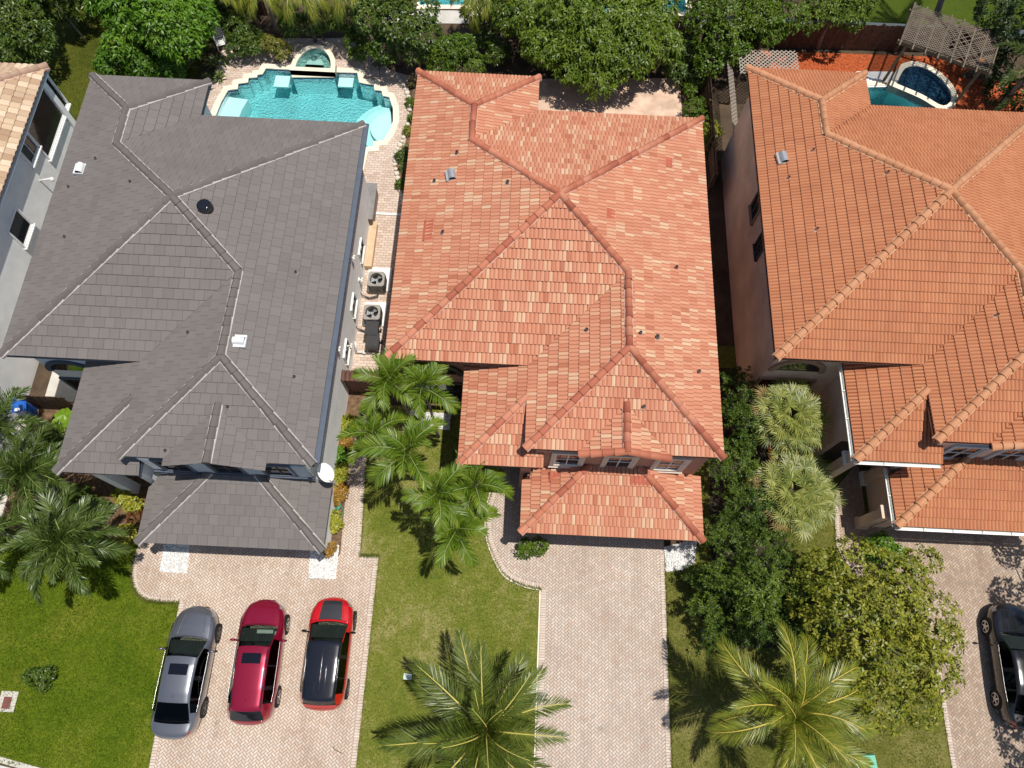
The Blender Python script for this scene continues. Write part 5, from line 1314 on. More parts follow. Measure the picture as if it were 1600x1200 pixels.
def crown_pts(lobes, dens, low=-.45, spiky=False):
    C_, A_ = [], []
    if spiky:
        # feathery boughs: leaf sprays strung along branches that leave dark gaps between them
        for x, y, z, r in lobes:
            nb = int(16 + 10 * r); d = unit(rng.normal(size=(nb, 3)) + np.array([0, 0, .45])); d[:, 2] = np.abs(d[:, 2]) * .9 - .1; d = unit(d)
            k = max(3, int(dens * r * r / nb)); b = np.repeat(np.arange(nb), k); t = rng.uniform(.25, 1.0, nb * k) ** .8; ln = rng.uniform(.8, 1.3, nb)[b] * r
            p = np.array([x, y, z]) + d[b] * (t * ln)[:, None]; p += rng.normal(0, .085, p.shape) * (1.25 - .75 * t)[:, None] * r; p[:, 2] -= .22 * (t * ln) ** 2 / r
            C_.append(p); A_.append(d[b] * .9 + np.array([0, 0, .5]) + rng.normal(size=p.shape) * .25)
        return np.concatenate(C_), np.concatenate(A_)
    for x, y, z, r in lobes:
        k = int(dens * r * r); d = unit(rng.normal(size=(k * 2, 3))); d = d[d[:, 2] > low][:k]
        # lumpy radius: a few bumps per lobe so that clumps and gaps form
        bd = unit(rng.normal(size=(9, 3))); bump = np.max(d @ bd.T, axis=1)
        rad = r * (.38 + .66 * np.clip((bump - .35) / .6, 0, 1) ** .8) * rng.uniform(.86, 1.06, len(d))
        p = np.array([x, y, z]) + d * rad[:, None] * np.array([1, 1, .85])
        C_.append(p); A_.append(d * .7 + np.array([0, 0, .55]) + rng.normal(size=d.shape) * .28)
    return np.concatenate(C_), np.concatenate(A_)
m_bark = plain('grey_bark', (.20, .17, .14), .9, .3, 4, bump=.6); m_barkd = plain('dark_bark', (.09, .07, .05), .95, .3, 4, bump=.6); m_palmbark = plain('palm_bark', (.26, .235, .205), .9, .25, 9, bump=.6)
def trunk(root, base, lobes, r, mat):
    m = MB(); c = np.mean([l[:3] for l in lobes], 0); top = Vector((c[0], c[1], c[2] * .8)); b = Vector(base)
    mid = b.lerp(top, .5) + Vector((random.uniform(-.15, .15), random.uniform(-.15, .15), 0))
    m.tube([b, mid, top], [r * 1.2, r * .85, r * .55], 8)
    for x, y, z, q in lobes:
        e = Vector((x, y, z)); s = mid.lerp(top, random.uniform(.2, .8))
        m.tube([s, s.lerp(e, .5) + Vector((0, 0, .15)), e + Vector((0, 0, q * .4))], [r * .42, r * .28, r * .1], 5)
    o = m.build('trunk', mat, root); o.matrix_parent_inverse = Matrix.Translation(-root.location)
def tree(label, lobes_px, leaf, cols=None, cat='tree', name='broadleaf_tree', n=7, L=.24, w=.075, dens=190, tr=.16, bark=None, group=None, tilt=(50, 100), droop=.25, low=-.45, fill=.16, spiky=False):
    lobes = [(*G(px, py, z)[:2], z, r) for px, py, z, r in lobes_px]
    c = np.mean([l[:3] for l in lobes], 0); base = (c[0], c[1], 0)
    root = thing(name, label, cat, base, 0, group)
    p, a = crown_pts(lobes, dens, low, spiky); V = rosettes(p, a, n, L, w, tilt, droop)
    p2, a2 = crown_pts([(x, y, z, r * .72) for x, y, z, r in lobes], dens * fill, -1); V = np.concatenate([V, rosettes(p2, a2, n, L * 1.25, w * 1.4, tilt, droop)])
    o = quads_np('crown' if name.endswith('tree') else 'foliage', V - np.array(base), leaf, root)
    trunk(root, base, lobes, tr, bark or m_bark); return root
def shrub(label, lobes_px, leaf, **k):
    k = {**dict(cat='shrub', name='shrub', n=7, L=.13, w=.055, dens=420, tr=.035, fill=.35), **k}; return tree(label, lobes_px, leaf, **k)
lf_mango = leafmat('mango_leaves', [(0.04, 0.085, 0.006), (0.085, 0.145, 0.009), (0.125, 0.2, 0.014), (0.22, 0.28, 0.03)], .42, .22)
lf_bright = leafmat('bright_green_leaves', [(.05, .13, .008), (.085, .20, .010), (.13, .27, .016), (.20, .34, .03)], .4, .28)
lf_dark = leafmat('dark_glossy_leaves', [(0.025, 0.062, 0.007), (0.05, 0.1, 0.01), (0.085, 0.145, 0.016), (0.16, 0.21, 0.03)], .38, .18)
lf_mid = leafmat('mid_green_leaves', [(0.045, 0.1, 0.007), (0.09, 0.16, 0.01), (0.15, 0.22, 0.016)], .42, .22)
lf_yel = leafmat('yellow_green_leaves', [(.07, .105, .008), (.15, .19, .010), (.27, .29, .02), (.44, .40, .06)], .42, .28)
lf_cyp = leafmat('feathery_dark_leaves', [(0.012, 0.036, 0.004), (0.03, 0.07, 0.006), (0.065, 0.12, 0.01), (0.17, 0.23, 0.022)], .5, .2)
lf_cro = leafmat('croton_leaves', [(.10, .16, .012), (.32, .34, .03), (.48, .44, .05), (.42, .38, .04)], .4, .2)
lf_cro2 = leafmat('orange_croton_leaves', [(.22, .10, .02), (.40, .22, .03), (.45, .36, .05), (.28, .05, .02)], .4, .2)
lf_straw = leafmat('dry_palm_leaves', [(.22, .19, .07), (.34, .28, .11), (.17, .17, .05)], .6, .2)
lf_agave = leafmat('agave_leaves', [(.10, .16, .03), (.17, .24, .06), (.24, .28, .09)], .4, .15)

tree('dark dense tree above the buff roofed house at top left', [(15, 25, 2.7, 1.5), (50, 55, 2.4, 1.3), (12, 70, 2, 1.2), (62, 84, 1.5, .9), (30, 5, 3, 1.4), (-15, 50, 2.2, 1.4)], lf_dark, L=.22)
tree('bright green tree behind the rear left corner of the grey roof', [(195, 15, 3.9, 1.5), (245, 30, 3.9, 1.7), (290, 60, 3.2, 1.25), (190, 60, 2.7, 1.2), (240, -15, 4.5, 1.6), (305, 25, 3.4, 1.1), (175, -10, 3.8, 1.3)], lf_bright, L=.30, w=.085)
shrub('leafy green shrub touching the rear edge of the grey roof', [(175, 98, 1.6, .85), (222, 100, 1.8, 1.0), (262, 103, 1.6, .85)], leafmat('leafy_shrub_green', [(.04, .10, .008), (.07, .16, .010), (.11, .22, .018)], .4, .25), L=.28, w=.08, dens=260)
shrub('round dark shrub left of the spa on the pool deck', [(378, 52, 1.3, .95), (395, 66, 1.0, .75), (372, 72, .9, .7)], lf_dark, dens=360, L=.15)
shrub('variegated yellow croton shrub left of the spa', [(425, 68, .9, .65), (440, 78, .7, .55)], leafmat('variegated_croton', [(.05, .08, .01), (.14, .15, .02), (.34, .30, .05)], .4, .2), L=.15)
shrub('low green shrub right of the spa near grey chair', [(556, 66, .9, .65), (560, 84, .7, .5)], lf_mid, L=.15)
tree('dense green tree above the rose roof rear left corner', [(572, 25, 2.9, 1.2), (618, 42, 2.9, 1.35), (655, 62, 2.5, 1.3), (600, 75, 1.8, 1.0), (650, 15, 3.2, 1.2), (590, 0, 3.2, 1.2)], lf_dark, L=.20, dens=230)
shrub('rounded green shrub at the rear edge of the rose roof', [(700, 82, 2.4, 1.0), (735, 100, 1.7, .7), (690, 106, 1.8, .75), (722, 70, 2.6, .8)], lf_mid, L=.2, w=.06, dens=300)
tree('large mango tree shading the patio behind the rose roof', [(830, 15, 3.1, 1.7), (890, 30, 3.4, 1.9), (950, 28, 3.4, 1.9), (1010, 28, 3.1, 1.7), (855, 68, 2.7, 1.4), (925, 80, 2.6, 1.5), (985, 78, 2.6, 1.5), (932, 122, 1.9, 1.05), (895, 108, 2, .9), (1035, 68, 2.4, 1.2), (790, 22, 2.9, 1.1), (960, 105, 2.1, .9), (900, -20, 3.7, 1.8), (1000, -20, 3.5, 1.8)], lf_mango, L=.30, w=.08, n=8, tr=.24, dens=170)
tree('tall green tree left of the thick grey palm trunk', [(1098, 15, 3.3, 1.3), (1138, 22, 3.3, 1.4), (1120, 65, 2.6, 1.2), (1146, 78, 2.2, .95), (1108, 95, 1.9, .85)], lf_mid, L=.17, dens=260)
tree('green tree above the white lattice arbour', [(1192, 34, 3.2, 1.15), (1222, 18, 3.4, 1.25), (1208, 58, 2.6, .8), (1190, 0, 3.6, 1.2)], lf_mid, L=.17, dens=260)
tree('yellow green tree above the timber fence beside bright lawn', [(1290, 8, 3, 1.1), (1330, 20, 2.7, 1.05), (1265, 28, 2.6, .8), (1350, -8, 2.9, 1.0)], leafmat('lime_leaves', [(.05, .09, .008), (.10, .16, .012), (.17, .24, .025)], .42, .25), L=.22, dens=220)
tree('dark tree mass in the top right corner of the photo', [(1555, 15, 3.2, 1.35), (1600, 35, 3.5, 1.5), (1570, 70, 2.1, 1.0), (1560, 140, 1.1, .9), (1600, 150, 1.5, 1.1), (1560, 110, 1.4, .8)], leafmat('deep_green_leaves', [(.015, .035, .006), (.03, .06, .010), (.05, .085, .015)], .45, .15), L=.2, dens=200)  # the leaves' own very dark greens, varied leaf by leaf
shrub('clipped bright shrub right of the stained concrete patio', [(1088, 172, .9, .7), (1100, 190, .8, .6)], lf_mid, L=.12)
shrub('yellow green shrub at the rear right corner of the rose roof', [(1112, 205, .9, .55), (1105, 222, .8, .5)], lf_yel, L=.14)
shrub('small leafy shrub at the patio corner by the dark fence', [(1078, 140, .7, .38)], lf_mid, L=.16)
tree('feathery dark green tree beside the rose roof front right corner', [(1152, 606, 2.2, .95), (1164, 660, 2.7, 1.1), (1150, 720, 2.8, 1.15), (1140, 640, 1.4, .8)], lf_cyp, name='conifer_tree', L=.15, w=.035, n=9, dens=330, tr=.1, bark=m_barkd, tilt=(30, 85), fill=.5, spiky=True)
tree('feathery dark green tree in the middle of the dark hedge', [(1165, 790, 3.0, 1.15), (1140, 838, 2.6, 1.0), (1195, 852, 3, 1.15)], lf_cyp, name='conifer_tree', L=.15, w=.035, n=9, dens=330, tr=.1, bark=m_barkd, tilt=(30, 85), fill=.5, spiky=True)
tree('feathery green tree with pale tips below the dark hedge', [(1128, 905, 2.2, 1.0), (1180, 920, 3.2, 1.3), (1228, 905, 2.8, 1.1), (1106, 950, 1.6, .9), (1100, 900, 1.4, .7)], leafmat('feathery_mid_leaves', [(0.018, 0.05, 0.004), (0.045, 0.095, 0.008), (0.1, 0.165, 0.012), (0.22, 0.28, 0.03)], .5, .2), name='conifer_tree', L=.16, w=.035, n=9, dens=330, tr=.1, bark=m_barkd, tilt=(30, 85), fill=.5, spiky=True)
tree('feathery dark tree between the bottom right palm and yellow green tree', [(1205, 975, 2.4, 1.1), (1255, 1000, 2.0, 1.0), (1150, 985, 1.4, .85), (1262, 945, 2.6, 1.0), (1118, 1000, 1.0, .7)], lf_cyp, name='conifer_tree', L=.15, w=.035, n=9, dens=300, tr=.1, bark=m_barkd, tilt=(30, 85), fill=.5, spiky=True)
tree('spreading yellow green tree over the edge of the right driveway', [(1288, 905, 3.8, 1.15), (1345, 890, 4.1, 1.25), (1405, 900, 4.1, 1.15), (1318, 960, 4.5, 1.35), (1388, 958, 4.9, 1.5), (1445, 970, 4.3, 1.2), (1340, 1030, 4.5, 1.25), (1408, 1035, 4.6, 1.35), (1455, 1045, 4, 1.0), (1370, 1090, 3.9, 1.15), (1435, 1095, 3.6, .95), (1305, 1085, 3, .9), (1438, 880, 3.6, .75), (1468, 1005, 3.8, .8), (1262, 935, 3.2, .9)], lf_yel, L=.19, w=.08, n=6, dens=135, tr=.17, fill=.2)
shrub('clipped hedge shrub at the corner of the right driveway', [(1366, 862, .8, .52), (1392, 866, .8, .55), (1380, 850, .8, .5)], lf_bright, L=.16, w=.05)
shrub('small round shrub at the garage corner of the rose roofed house', [(820, 857, .5, .40), (842, 854, .5, .38)], lf_mid, L=.14, w=.055)
shrub('lone dark shrub growing in the left lawn', [(50, 1056, .35, .36), (72, 1056, .35, .36), (64, 1072, .3, .28)], lf_dark, L=.11)
shrub('dark undergrowth shrub under the palms by left porch', [(88, 682, .7, .6), (120, 690, .6, .5), (75, 715, .7, .6)], lf_dark, L=.2)
shrub('dark undergrowth shrub between two left palms', [(150, 800, .6, .55), (130, 780, .6, .55), (100, 790, .6, .5)], lf_dark, L=.2)
shrub('yellow croton shrub at the grey garage left wall, upper one', [(192, 772, .5, .38), (208, 790, .5, .34)], lf_cro, L=.17, w=.06)
shrub('yellow croton shrub at the grey garage left corner, lower one', [(196, 832, .5, .36), (186, 850, .5, .3)], lf_cro, L=.17, w=.06)
shrub('red leaved shrub between two yellow crotons by left garage', [(210, 810, .4, .32)], leafmat('red_leaves', [(.10, .03, .015), (.2, .06, .02), (.12, .1, .02)], .45, .2), L=.17)
for i, (px, py, r, lf, lb) in enumerate(((545, 662, .42, lf_cro, 'yellow croton shrub at the gate end of the row along left house'), (537, 690, .36, lf_cro2, 'orange tinted croton in the row along left house'),
        (533, 712, .42, lf_bright, 'green shrub midway in the croton row along left house'), (530, 740, .42, lf_cro, 'yellow croton shrub below the green one in the row'),
        (530, 768, .38, lf_cro2, 'orange tinted croton just above the green hose reel'), (523, 812, .40, lf_cro, 'yellow croton shrub just below the green hose reel'), (517, 855, .2, lf_cro2, 'tiny orange shrub on white gravel by left garage'))):
    shrub(lb, [(px, py, .45, r), (px - 4, py + 9, .4, r * .8)], lf, L=.15, w=.06, dens=520, group='croton row along the left house')
bed = [(646, 128, .28), (641, 160, .3), (645, 185, .3), (637, 205, .28), (629, 245, .38), (634, 262, .3), (628, 288, .32), (636, 232, .25)]
lbs = ['spiky straw plant by the roof corner in the stone edged bed', 'low green plant in the stone edged bed above the middle', 'low plant hard against the rose roof edge in stone edged bed', 'bright yellow green plant in the stone edged bed', 'largest dark plant in the stone edged bed', 'pale green plant below the largest one in the stone edged bed', 'lowest green plant in the stone edged bed', 'small dry plant in the middle of the stone edged bed']
for (px, py, r), lb, lf in zip(bed, lbs, (lf_straw, lf_mid, lf_mid, lf_yel, lf_dark, lf_agave, lf_mid, lf_straw)): shrub(lb, [(px, py, .22, r)], lf, L=.16, w=.04, dens=600, group='plants in the stone edged bed')
def spiky(label, px, py, L, n, lf, z=.15, w=.07, group=None):
    x, y, _ = G(px, py, z + .2); root = thing('spiky_plant', label, 'plant', (x, y, 0), 0, group)
    V = np.concatenate([rosettes(np.zeros((1, 3)) + [0, 0, z + k * .07], np.array([[.05, .05, 1.]]), n, L * (1 - k * .14), w, (28 + 12 * (3 - k), 48 + 12 * (3 - k)), .12) for k in range(4)])
    quads_np('leaf_rosette', V, lf, root); m = MB(); m.tube([(0, 0, 0), (0, 0, z + .25)], [.07, .04], 6); m.build('stem', m_barkd, root)
for px, py, L, lf, lb in ((335, 98, .75, lf_agave, 'large agave with striped leaves on the left pool deck edge'), (322, 122, .6, lf_agave, 'agave hard against the grey roof rear right corner'), (342, 118, .55, lf_agave, 'agave nearest to the pool coping on the left'), (350, 92, .5, lf_agave, 'small agave beside the pavers left of the round dark shrub'),
        (292, 100, .8, lf_straw, 'brownish dry spiky plant behind the grey roof'), (308, 84, .7, lf_straw, 'straw coloured spiky plant above the agaves'), (318, 70, .55, lf_agave, 'pale spiky plant below the slatted white chair'),
        (655, 95, .95, lf_straw, 'straw coloured spiky plant at the rose roof rear left corner'), (672, 78, .8, lf_straw, 'yellowish spiky plant among the shrubs above the rose roof')):
    spiky(lb, px, py, L, 12, lf, group='spiky plants')
for lb, l in (('dark hedge shrub under the areca palms above the spa', [(455, 34, 1.3, .9), (500, 30, 1.4, .95), (540, 34, 1.3, .9)]), ('dark hedge shrub behind the slatted white chair', [(335, 20, 1.4, .9), (365, 18, 1.4, .9)]),
    ('dark hedge shrub at top left beyond the slender palms', [(85, 8, 1.8, 1.1), (130, 4, 1.8, 1.1), (60, 20, 1.5, .9)]), ('dark hedge shrub between dense tree and mango under the areca', [(755, 48, 1.3, .9), (775, 80, 1.1, .8), (745, 20, 1.6, .9)]),
    ('dark shrub in shade under the right side of the mango tree', [(1060, 110, 1.0, .75), (1075, 75, 1.4, .8), (1090, 120, .8, .6)]), ('dark shrub at the foot of the thick grey palm trunk', [(1165, 62, 1.2, .8), (1180, 40, 1.5, .8)])):
    shrub(lb, l, lf_dark, L=.2, dens=300)
# big leaf plant beside the left porch
x, y, _ = G(103, 655, .9); root = thing('big_leaf_plant', 'bright green plant with one huge leaf beside the left porch roof', 'plant', (x, y, 0))
m = MB()
for a, r in ((0, .5), (2.2, .38), (4.1, .4)):
    n = 14; c = Vector((math.cos(a) * .28, math.sin(a) * .28, .9)); pts = []
    for i in range(n): t = 2 * math.pi * i / n; rr = r * (1 - .28 * abs(math.cos(t / 2)) ** 8) * (1 + .08 * math.cos(6 * t)); pts.append(c + Vector((math.cos(t + a + math.pi) * rr, math.sin(t + a + math.pi) * rr * .85, -.12 * math.cos(2 * t))))
    for i in range(n): m.quad([c, pts[i], pts[(i + 1) % n]], 0, None, True)
m.build('leaf', leafmat('philodendron_leaf', [(.16, .30, .015), (.22, .36, .03)], .35, .3), root); m = MB()
for a in (0, 2.2, 4.1): m.tube([(0, 0, 0), (math.cos(a) * .1, math.sin(a) * .1, .6), (math.cos(a) * .28, math.sin(a) * .28, .9)], .015, 5)
m.build('stem', m_barkd, root)

# ------------------------------------------------------------------ palms
def frond_mesh(nm, L, a0, a1, n, ll, lw, vee, leaf, rach, rr=.028, sweep=(70, 25), start=.1, droopl=.25, seed=1, ragged=.12, curl=0, vj=.09):
    """feather frond along +x: leaflets and rachis as two meshes"""
    r = np.random.default_rng(seed); K = 60; t = np.linspace(0, 1, K); ang = np.radians(a0 + (a1 - a0) * t ** 1.15)
    yaw = np.radians(curl) * t ** 2
    seg = np.stack([np.cos(ang) * np.cos(yaw), np.cos(ang) * np.sin(yaw), np.sin(ang)], 1); P_ = np.concatenate([np.zeros((1, 3)), np.cumsum(seg[:-1] * L / (K - 1), 0)])
    Q = []
    ts = np.linspace(start, .995, n)
    for sg in (1, -1):
        tt = np.clip(ts + r.uniform(-.004, .004, n), 0, 1); i = np.clip((tt * (K - 1)).astype(int), 0, K - 2); f = tt * (K - 1) - i
        p = P_[i] + (P_[i + 1] - P_[i]) * f[:, None]; d = unit(seg[i]); side = unit(np.cross(np.array([0, 0, 1.]), d)) * sg; up = np.cross(d, side) * sg
        sw = np.radians(sweep[0] + (sweep[1] - sweep[0]) * tt) + r.normal(0, .06, n)
        ln = ll * np.clip(np.minimum(.45 + tt * 2.6, 1.0), 0, 1) * (1 - .62 * np.clip((tt - .55) / .45, 0, 1) ** 1.3) * r.uniform(1 - ragged, 1 + ragged, n)
        vv = np.radians(vee) + r.normal(0, vj, n)
        out = d * np.cos(sw)[:, None] + (side * np.cos(vv)[:, None] + up * np.sin(vv)[:, None]) * np.sin(sw)[:, None]
        wv = unit(np.cross(out, up + .25 * r.normal(size=(n, 3)))) * lw * .5
        m1 = p + out * (ln * .45)[:, None]; m1[:, 2] -= ln * .03; tip = p + out * ln[:, None]; tip[:, 2] -= ln * droopl * r.uniform(.6, 1.4, n)
        Q.append(np.stack([p, m1 - wv, tip, m1 + wv], 1))
    lo = quads_np(nm, np.concatenate(Q), leaf); m = MB(); sel = list(range(0, K, 5)) + [K - 1]
    m.tube([P_[k] for k in sel], [rr * (1 - .8 * k / (K - 1)) + .004 for k in sel], 5); ro = m.build('rachis', rach)
    a, b = lo.data, ro.data; bpy.data.objects.remove(lo); bpy.data.objects.remove(ro); return a, b
def add_frond(root, ms, pos, az, el, sc, roll=0):
    o = bpy.data.objects.new('frond', ms[0]); C.objects.link(o); o.parent = root; o.location = pos
    o.rotation_euler = (Matrix.Rotation(az, 3, 'Z') @ Matrix.Rotation(-el, 3, 'Y') @ Matrix.Rotation(roll, 3, 'X')).to_euler(); o.scale = (sc, sc, sc)
    r = bpy.data.objects.new('rachis', ms[1]); C.objects.link(r); r.parent = o; return o
def palm(label, px, py, z, ms, n, els, sc=1, tr=.12, lean=(0, 0), group=None, shaft=None, trm=None, az0=0, base=None, azs=None, name='palm_tree'):
    c = Vector(G(px, py, z)); b = Vector(base) if base else Vector((c.x + lean[0], c.y + lean[1], 0)); root = thing(name, label, 'palm', tuple(b), 0, group)
    m = MB(); e = c - b; K = 8; pts = [Vector((e.x * (k / K) ** 1.6, e.y * (k / K) ** 1.6, e.z * k / K)) for k in range(K + 1)]
    m.tube(pts, [tr * (1.35 if k == 0 else 1.0 - .25 * k / K) for k in range(K + 1)], 10)
    for k in range(1, int(e.z / .12)):
        f = k * .12 / e.z; q = Vector((e.x * f ** 1.6, e.y * f ** 1.6, e.z * f)); rr = tr * (1.0 - .25 * f) * 1.05; m.tube([q, q + Vector((0, 0, .02))], rr, 10, 0, False)
    m.build('trunk', trm or m_palmbark, root)
    if shaft: s = MB(); s.tube([e - Vector((0, 0, .55)), e - Vector((0, 0, .1)), e + Vector((0, 0, .15))], [tr * .95, tr * .8, tr * .3], 8); s.build('crownshaft', shaft, root)
    az = az0
    for k in range(n):
        az = azs[k] if azs else az + 2.39996 + random.uniform(-.22, .22)
        f = k / max(1, n - 1); el = R_(els[0] + (els[1] - els[0]) * f + random.uniform(-5, 5))
        add_frond(root, ms[k % len(ms)], tuple(e + Vector((0, 0, .05 + .12 * (1 - f)))), az, el, sc * random.uniform(.88, 1.08) * (.72 + .28 * min(1, f * 2.2)), random.uniform(-.35, .35))
    return root
lf_coco = leafmat('dark_palm_leaflets', [(0.028, 0.052, 0.005), (0.05, 0.085, 0.007), (0.08, 0.125, 0.01), (0.19, 0.22, 0.035)], .36, .2, .5)
lf_coco2 = leafmat('yellowish_palm_leaflets', [(.055,.105,.006),(.10,.155,.009),(.19,.235,.015),(.36,.33,.045)], .36, .25, .5)
lf_chr = leafmat('fresh_palm_leaflets', [(0.05, 0.115, 0.006), (0.09, 0.175, 0.008), (0.15, 0.235, 0.014), (0.26, 0.31, 0.03)], .38, .25, .4)
lf_left = leafmat('deep_palm_leaflets', [(0.024, 0.055, 0.007), (0.045, 0.085, 0.01), (0.08, 0.13, 0.018), (0.17, 0.22, 0.05)], .36, .2, .5)
lf_arec = leafmat('areca_leaflets', [(0.075, 0.125, 0.008), (0.15, 0.2, 0.012), (0.27, 0.3, 0.025), (0.4, 0.38, 0.06)], .4, .28)
ra_y = plain('yellow_rachis', (.50, .45, .10), .5, .15); ra_g = plain('green_rachis', (.20, .27, .07), .5, .15); ra_o = plain('orange_rachis', (.50, .40, .07), .5, .15)
F_coco = [frond_mesh('frond', 3.5, 32, -28, 118, .86, .032, 27, lf_coco, ra_y, .045, (66, 26), .08, .18, 3), frond_mesh('frond', 3.6, 26, -40, 118, .84, .032, 23, lf_coco, ra_y, .045, (66, 26), .08, .25, 4, curl=14), frond_mesh('frond', 3.3, 36, -20, 112, .82, .032, 30, lf_coco, ra_y, .045, (66, 26), .08, .15, 5, curl=-12)]
F_coco2 = [frond_mesh('frond', 3.4, 40, -45, 116, .84, .032, 25, lf_coco2, ra_o, .045, (62, 24), .1, .25, 6, curl=30), frond_mesh('frond', 3.7, 34, -58, 118, .84, .032, 20, lf_coco2, ra_o, .045, (62, 24), .1, .3, 7, curl=-22), frond_mesh('frond', 3.3, 44, -30, 112, .80, .032, 28, lf_coco2, ra_o, .045, (62, 24), .1, .2, 8, curl=12)]
F_chr = [frond_mesh('frond', 1.65, 48, -62, 58, .58, .046, 38, lf_chr, ra_g, .022, (70, 30), .12, .25, 9), frond_mesh('frond', 1.75, 40, -75, 58, .60, .046, 34, lf_chr, ra_g, .022, (70, 30), .12, .3, 10, curl=12), frond_mesh('frond', 1.6, 52, -50, 56, .56, .046, 42, lf_chr, ra_g, .022, (70, 30), .12, .2, 11, curl=-10)]
F_left = [frond_mesh('frond', 2.5, 38, -50, 84, .58, .042, 30, lf_left, ra_g, .028, (64, 30), .1, .2, 12, vj=.45), frond_mesh('frond', 2.6, 30, -60, 84, .58, .042, 26, lf_left, ra_g, .028, (64, 30), .1, .25, 13, curl=15, vj=.45), frond_mesh('frond', 2.4, 44, -42, 80, .56, .042, 36, lf_left, ra_g, .028, (64, 30), .1, .15, 14, curl=-12, vj=.45)]
F_arec = [frond_mesh('frond', 2.5, 62, -86, 52, .62, .034, 5, lf_arec, ra_y, .022, (58, 20), .15, .55, 15), frond_mesh('frond', 2.3, 50, -95, 50, .60, .034, 0, lf_arec, ra_y, .022, (58, 20), .15, .6, 16, curl=15)]
palm('large dark green palm at the bottom of the centre lawn', 758, 1140, 2.9, F_coco, 24, (62, -16), 1.0, .2)
palm('large yellow green palm at bottom right beside the middle driveway', 1230, 1116, 4.2, F_coco2, 26, (60, -24), .94, .2)
palm('deep green feather palm left of the porch at the left photo edge', 48, 742, 3.8, F_left, 24, (60, -30), .95, .14, (-1.3, .4))
palm('deep green feather palm lowest in the left bed, shading the lawn', 106, 848, 3.8, F_left, 24, (60, -30), .98, .14, (-1.3, .4), az0=1)
palm('feather palm cut by left photo edge near the blue bin', 2, 672, 3.2, F_left, 20, (60, -25), .85, .13, (-1.0, .3), az0=2)
palm('feather palm cut by left photo edge level with garage roof', -12, 830, 3.4, F_left, 20, (60, -25), .9, .13, (-1.0, .3), az0=3)
ADO = [((610, 597), 5.6, (.35, .1), 'topmost left palm of the seven by the rose house porch'), ((662, 606), 5.4, (.2, -.3), 'topmost right palm of the seven, against the dark window'), ((583, 682), 4.6, (.4, .1), 'leftmost palm of the seven, over the paved path'),
       ((637, 708), 5.2, (-.3, .3), 'central palm of the seven, with the fullest crown'), ((685, 772), 4.6, (.1, .2), 'palm of the seven below the central one'), ((742, 760), 4.2, (.2, .2), 'rightmost palm of the seven, near the front path'), ((715, 828), 3.8, (.1, .1), 'lowest palm of the seven, shading the dry lawn')]
for i, (q, z, ln, lb) in enumerate(ADO): palm(lb, *q, z, F_chr, 8, (42, -12), 1.04 if i != 3 else 1.14, .07, ln, 'slender palms in the centre front garden', m_g := plain('green_crownshaft', (.13, .20, .05), .5), az0=i * 1.3)
for i, (px, py, z) in enumerate(((412, -14, 2.8), (472, -10, 3.2), (548, -14, 3.2), (340, -14, 2.8), (755, -4, 3.2))):
    palm(('areca palm hanging over the top photo edge above the dark round shrub', 'areca palm hanging over the top photo edge left of the spa', 'areca palm hanging over the top photo edge right of the spa', 'areca palm hanging over the top photo edge by the bright green tree', 'areca palm hanging between the dense tree and mango')[i], px, py, z, F_arec, 18, (40, -14), 1.0, .09, (0, 0), 'areca palms along the back boundary', az0=i)
palm('palm with arching fronds at the right photo edge beside the pergola', 1612, 110, 3.4, F_left, 13, (50, -12), 1.0, .14)
palm('palm in shade right of the orange roof rear edge', 1625, 165, 2.8, F_left, 12, (50, -12), .9, .14, az0=1)
for (bx, by), (tx, ty), h, lb in (((135, 66), (68, -12), 3.2, 'slender palm with bare trunk in the rear left yard, right one'), ((122, 34), (95, -20), 2.6, 'slender palm with bare trunk in the rear left yard, left one')):
    palm(lb, tx, ty, h, F_chr, 9, (40, -10), .95, .06, base=G(bx, by), group='slender palms in the rear left yard')
for (bx, by), (tx, ty), h, lb in (((1152, 62), (1192, -60), 4.5, 'thick grey palm trunk rising out of the top photo edge near the mango tree'), ((1450, 48), (1482, -40), 3.4, 'thick grey palm trunk behind the pergola at top photo edge')):
    palm(lb, tx, ty, h, F_coco, 10, (30, 0), .8, .2, base=G(bx, by))
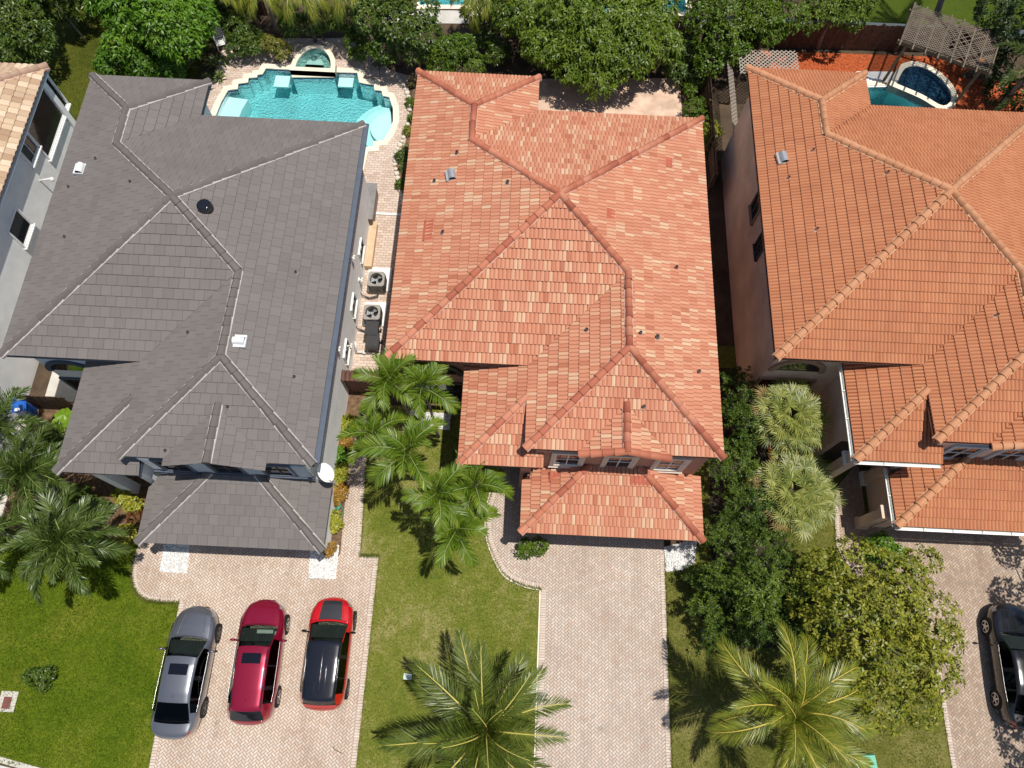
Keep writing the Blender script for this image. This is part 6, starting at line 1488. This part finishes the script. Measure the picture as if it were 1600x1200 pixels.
# fan palms: clumps of palmate leaves
def fan_clump(label, px, py, z, n, R, lf, dry):
    c = G(px, py, z); root = thing('fan_palm', label, 'palm', (c[0], c[1], 0)); Q = []; Qd = []; m = MB()
    for k in range(n):
        az = k * 2.39996; f = math.sqrt((k + .5) / n); el = R_(78 - 82 * f + random.uniform(-10, 10)); l = R * random.uniform(.75, 1.05) * (.45 + .55 * f)
        d = np.array([math.cos(az) * math.cos(el), math.sin(az) * math.cos(el), math.sin(el)]); h = np.array([0, 0, z * .62]) + d * l * np.array([1, 1, .9]); 
        if k % 4 == 0: m.tube([(0, 0, z * .55), tuple(np.array([0, 0, z * .6]) + d * l * .6), tuple(h)], [.02, .014, .01], 4)
        d = np.array([math.cos(az) * math.cos(el * .45), math.sin(az) * math.cos(el * .45), math.sin(el * .45)]); up = np.array([0, 0, 1.]); side = unit(np.cross(up, d) + 1e-6); nn = unit(np.cross(d, side)) if np.cross(d, side)[2] > 0 else -unit(np.cross(d, side)); nseg = 22
        a = np.radians(np.linspace(-150, 150, nseg)) + rng.normal(0, .03, nseg); ln = .58 * (1 - .35 * np.abs(a) / 2.6) * rng.uniform(.85, 1.1, nseg)
        o = d[None] * np.cos(a)[:, None] + side[None] * np.sin(a)[:, None] + nn[None] * .22
        wv = unit(np.cross(o, nn[None] + .2 * rng.normal(size=(nseg, 3)))) * .024; b = np.repeat(h[None], nseg, 0); md = b + o * (ln * .5)[:, None]; tp = b + o * ln[:, None]; tp[:, 2] -= ln * .28
        (Qd if (f > .88 and random.random() < .3) else Q).append(np.stack([b, md - wv, tp, md + wv], 1))
    quads_np('fan_leaves', np.concatenate(Q), lf, root)
    if Qd: quads_np('dry_fan_leaves', np.concatenate(Qd), dry, root)
    m.tube([(0, 0, 0), (0, 0, z * .6)], [.2, .16], 8); m.build('trunk', m_barkd, root)
lf_fan = leafmat('fan_palm_leaves', [(.06,.10,.010),(.145,.185,.028),(.27,.30,.055),(.42,.41,.12)], .4, .22); lf_fand = leafmat('dry_fan_leaves', [(.30, .2, .06), (.36, .25, .09), (.2, .16, .05)], .6, .2)
fan_clump('bushy fan palm touching the orange porch roof, upper of two', 1260, 628, 4.8, 64, 1.5, lf_fan, lf_fand)
fan_clump('bushy fan palm above the right front lawn, lower of two', 1264, 752, 4.2, 66, 1.65, lf_fan, lf_fand)
# tree out of frame at right whose shade dapples the right drive
tr = [(23.2, 3.6, 5.2, 1.1), (24.0, 1.2, 5.6, 1.5), (23.0, -1.4, 5.4, 1.4), (24.6, -3.2, 5.6, 1.6), (22.6, -3.4, 5.0, 1.2), (25.2, 4.8, 5, 1.2), (23.4, 6.0, 4.6, .7)]
root = thing('broadleaf_tree', 'tree beyond the right photo edge shading the black sedan', 'tree', (25.6, .6, 0)); p, a = crown_pts(tr, 150); quads_np('crown', rosettes(p, a, 7, .24, .09) - np.array([25.6, .6, 0]), lf_mid, root); trunk(root, (25.6, .6, 0), tr, .17, m_bark)
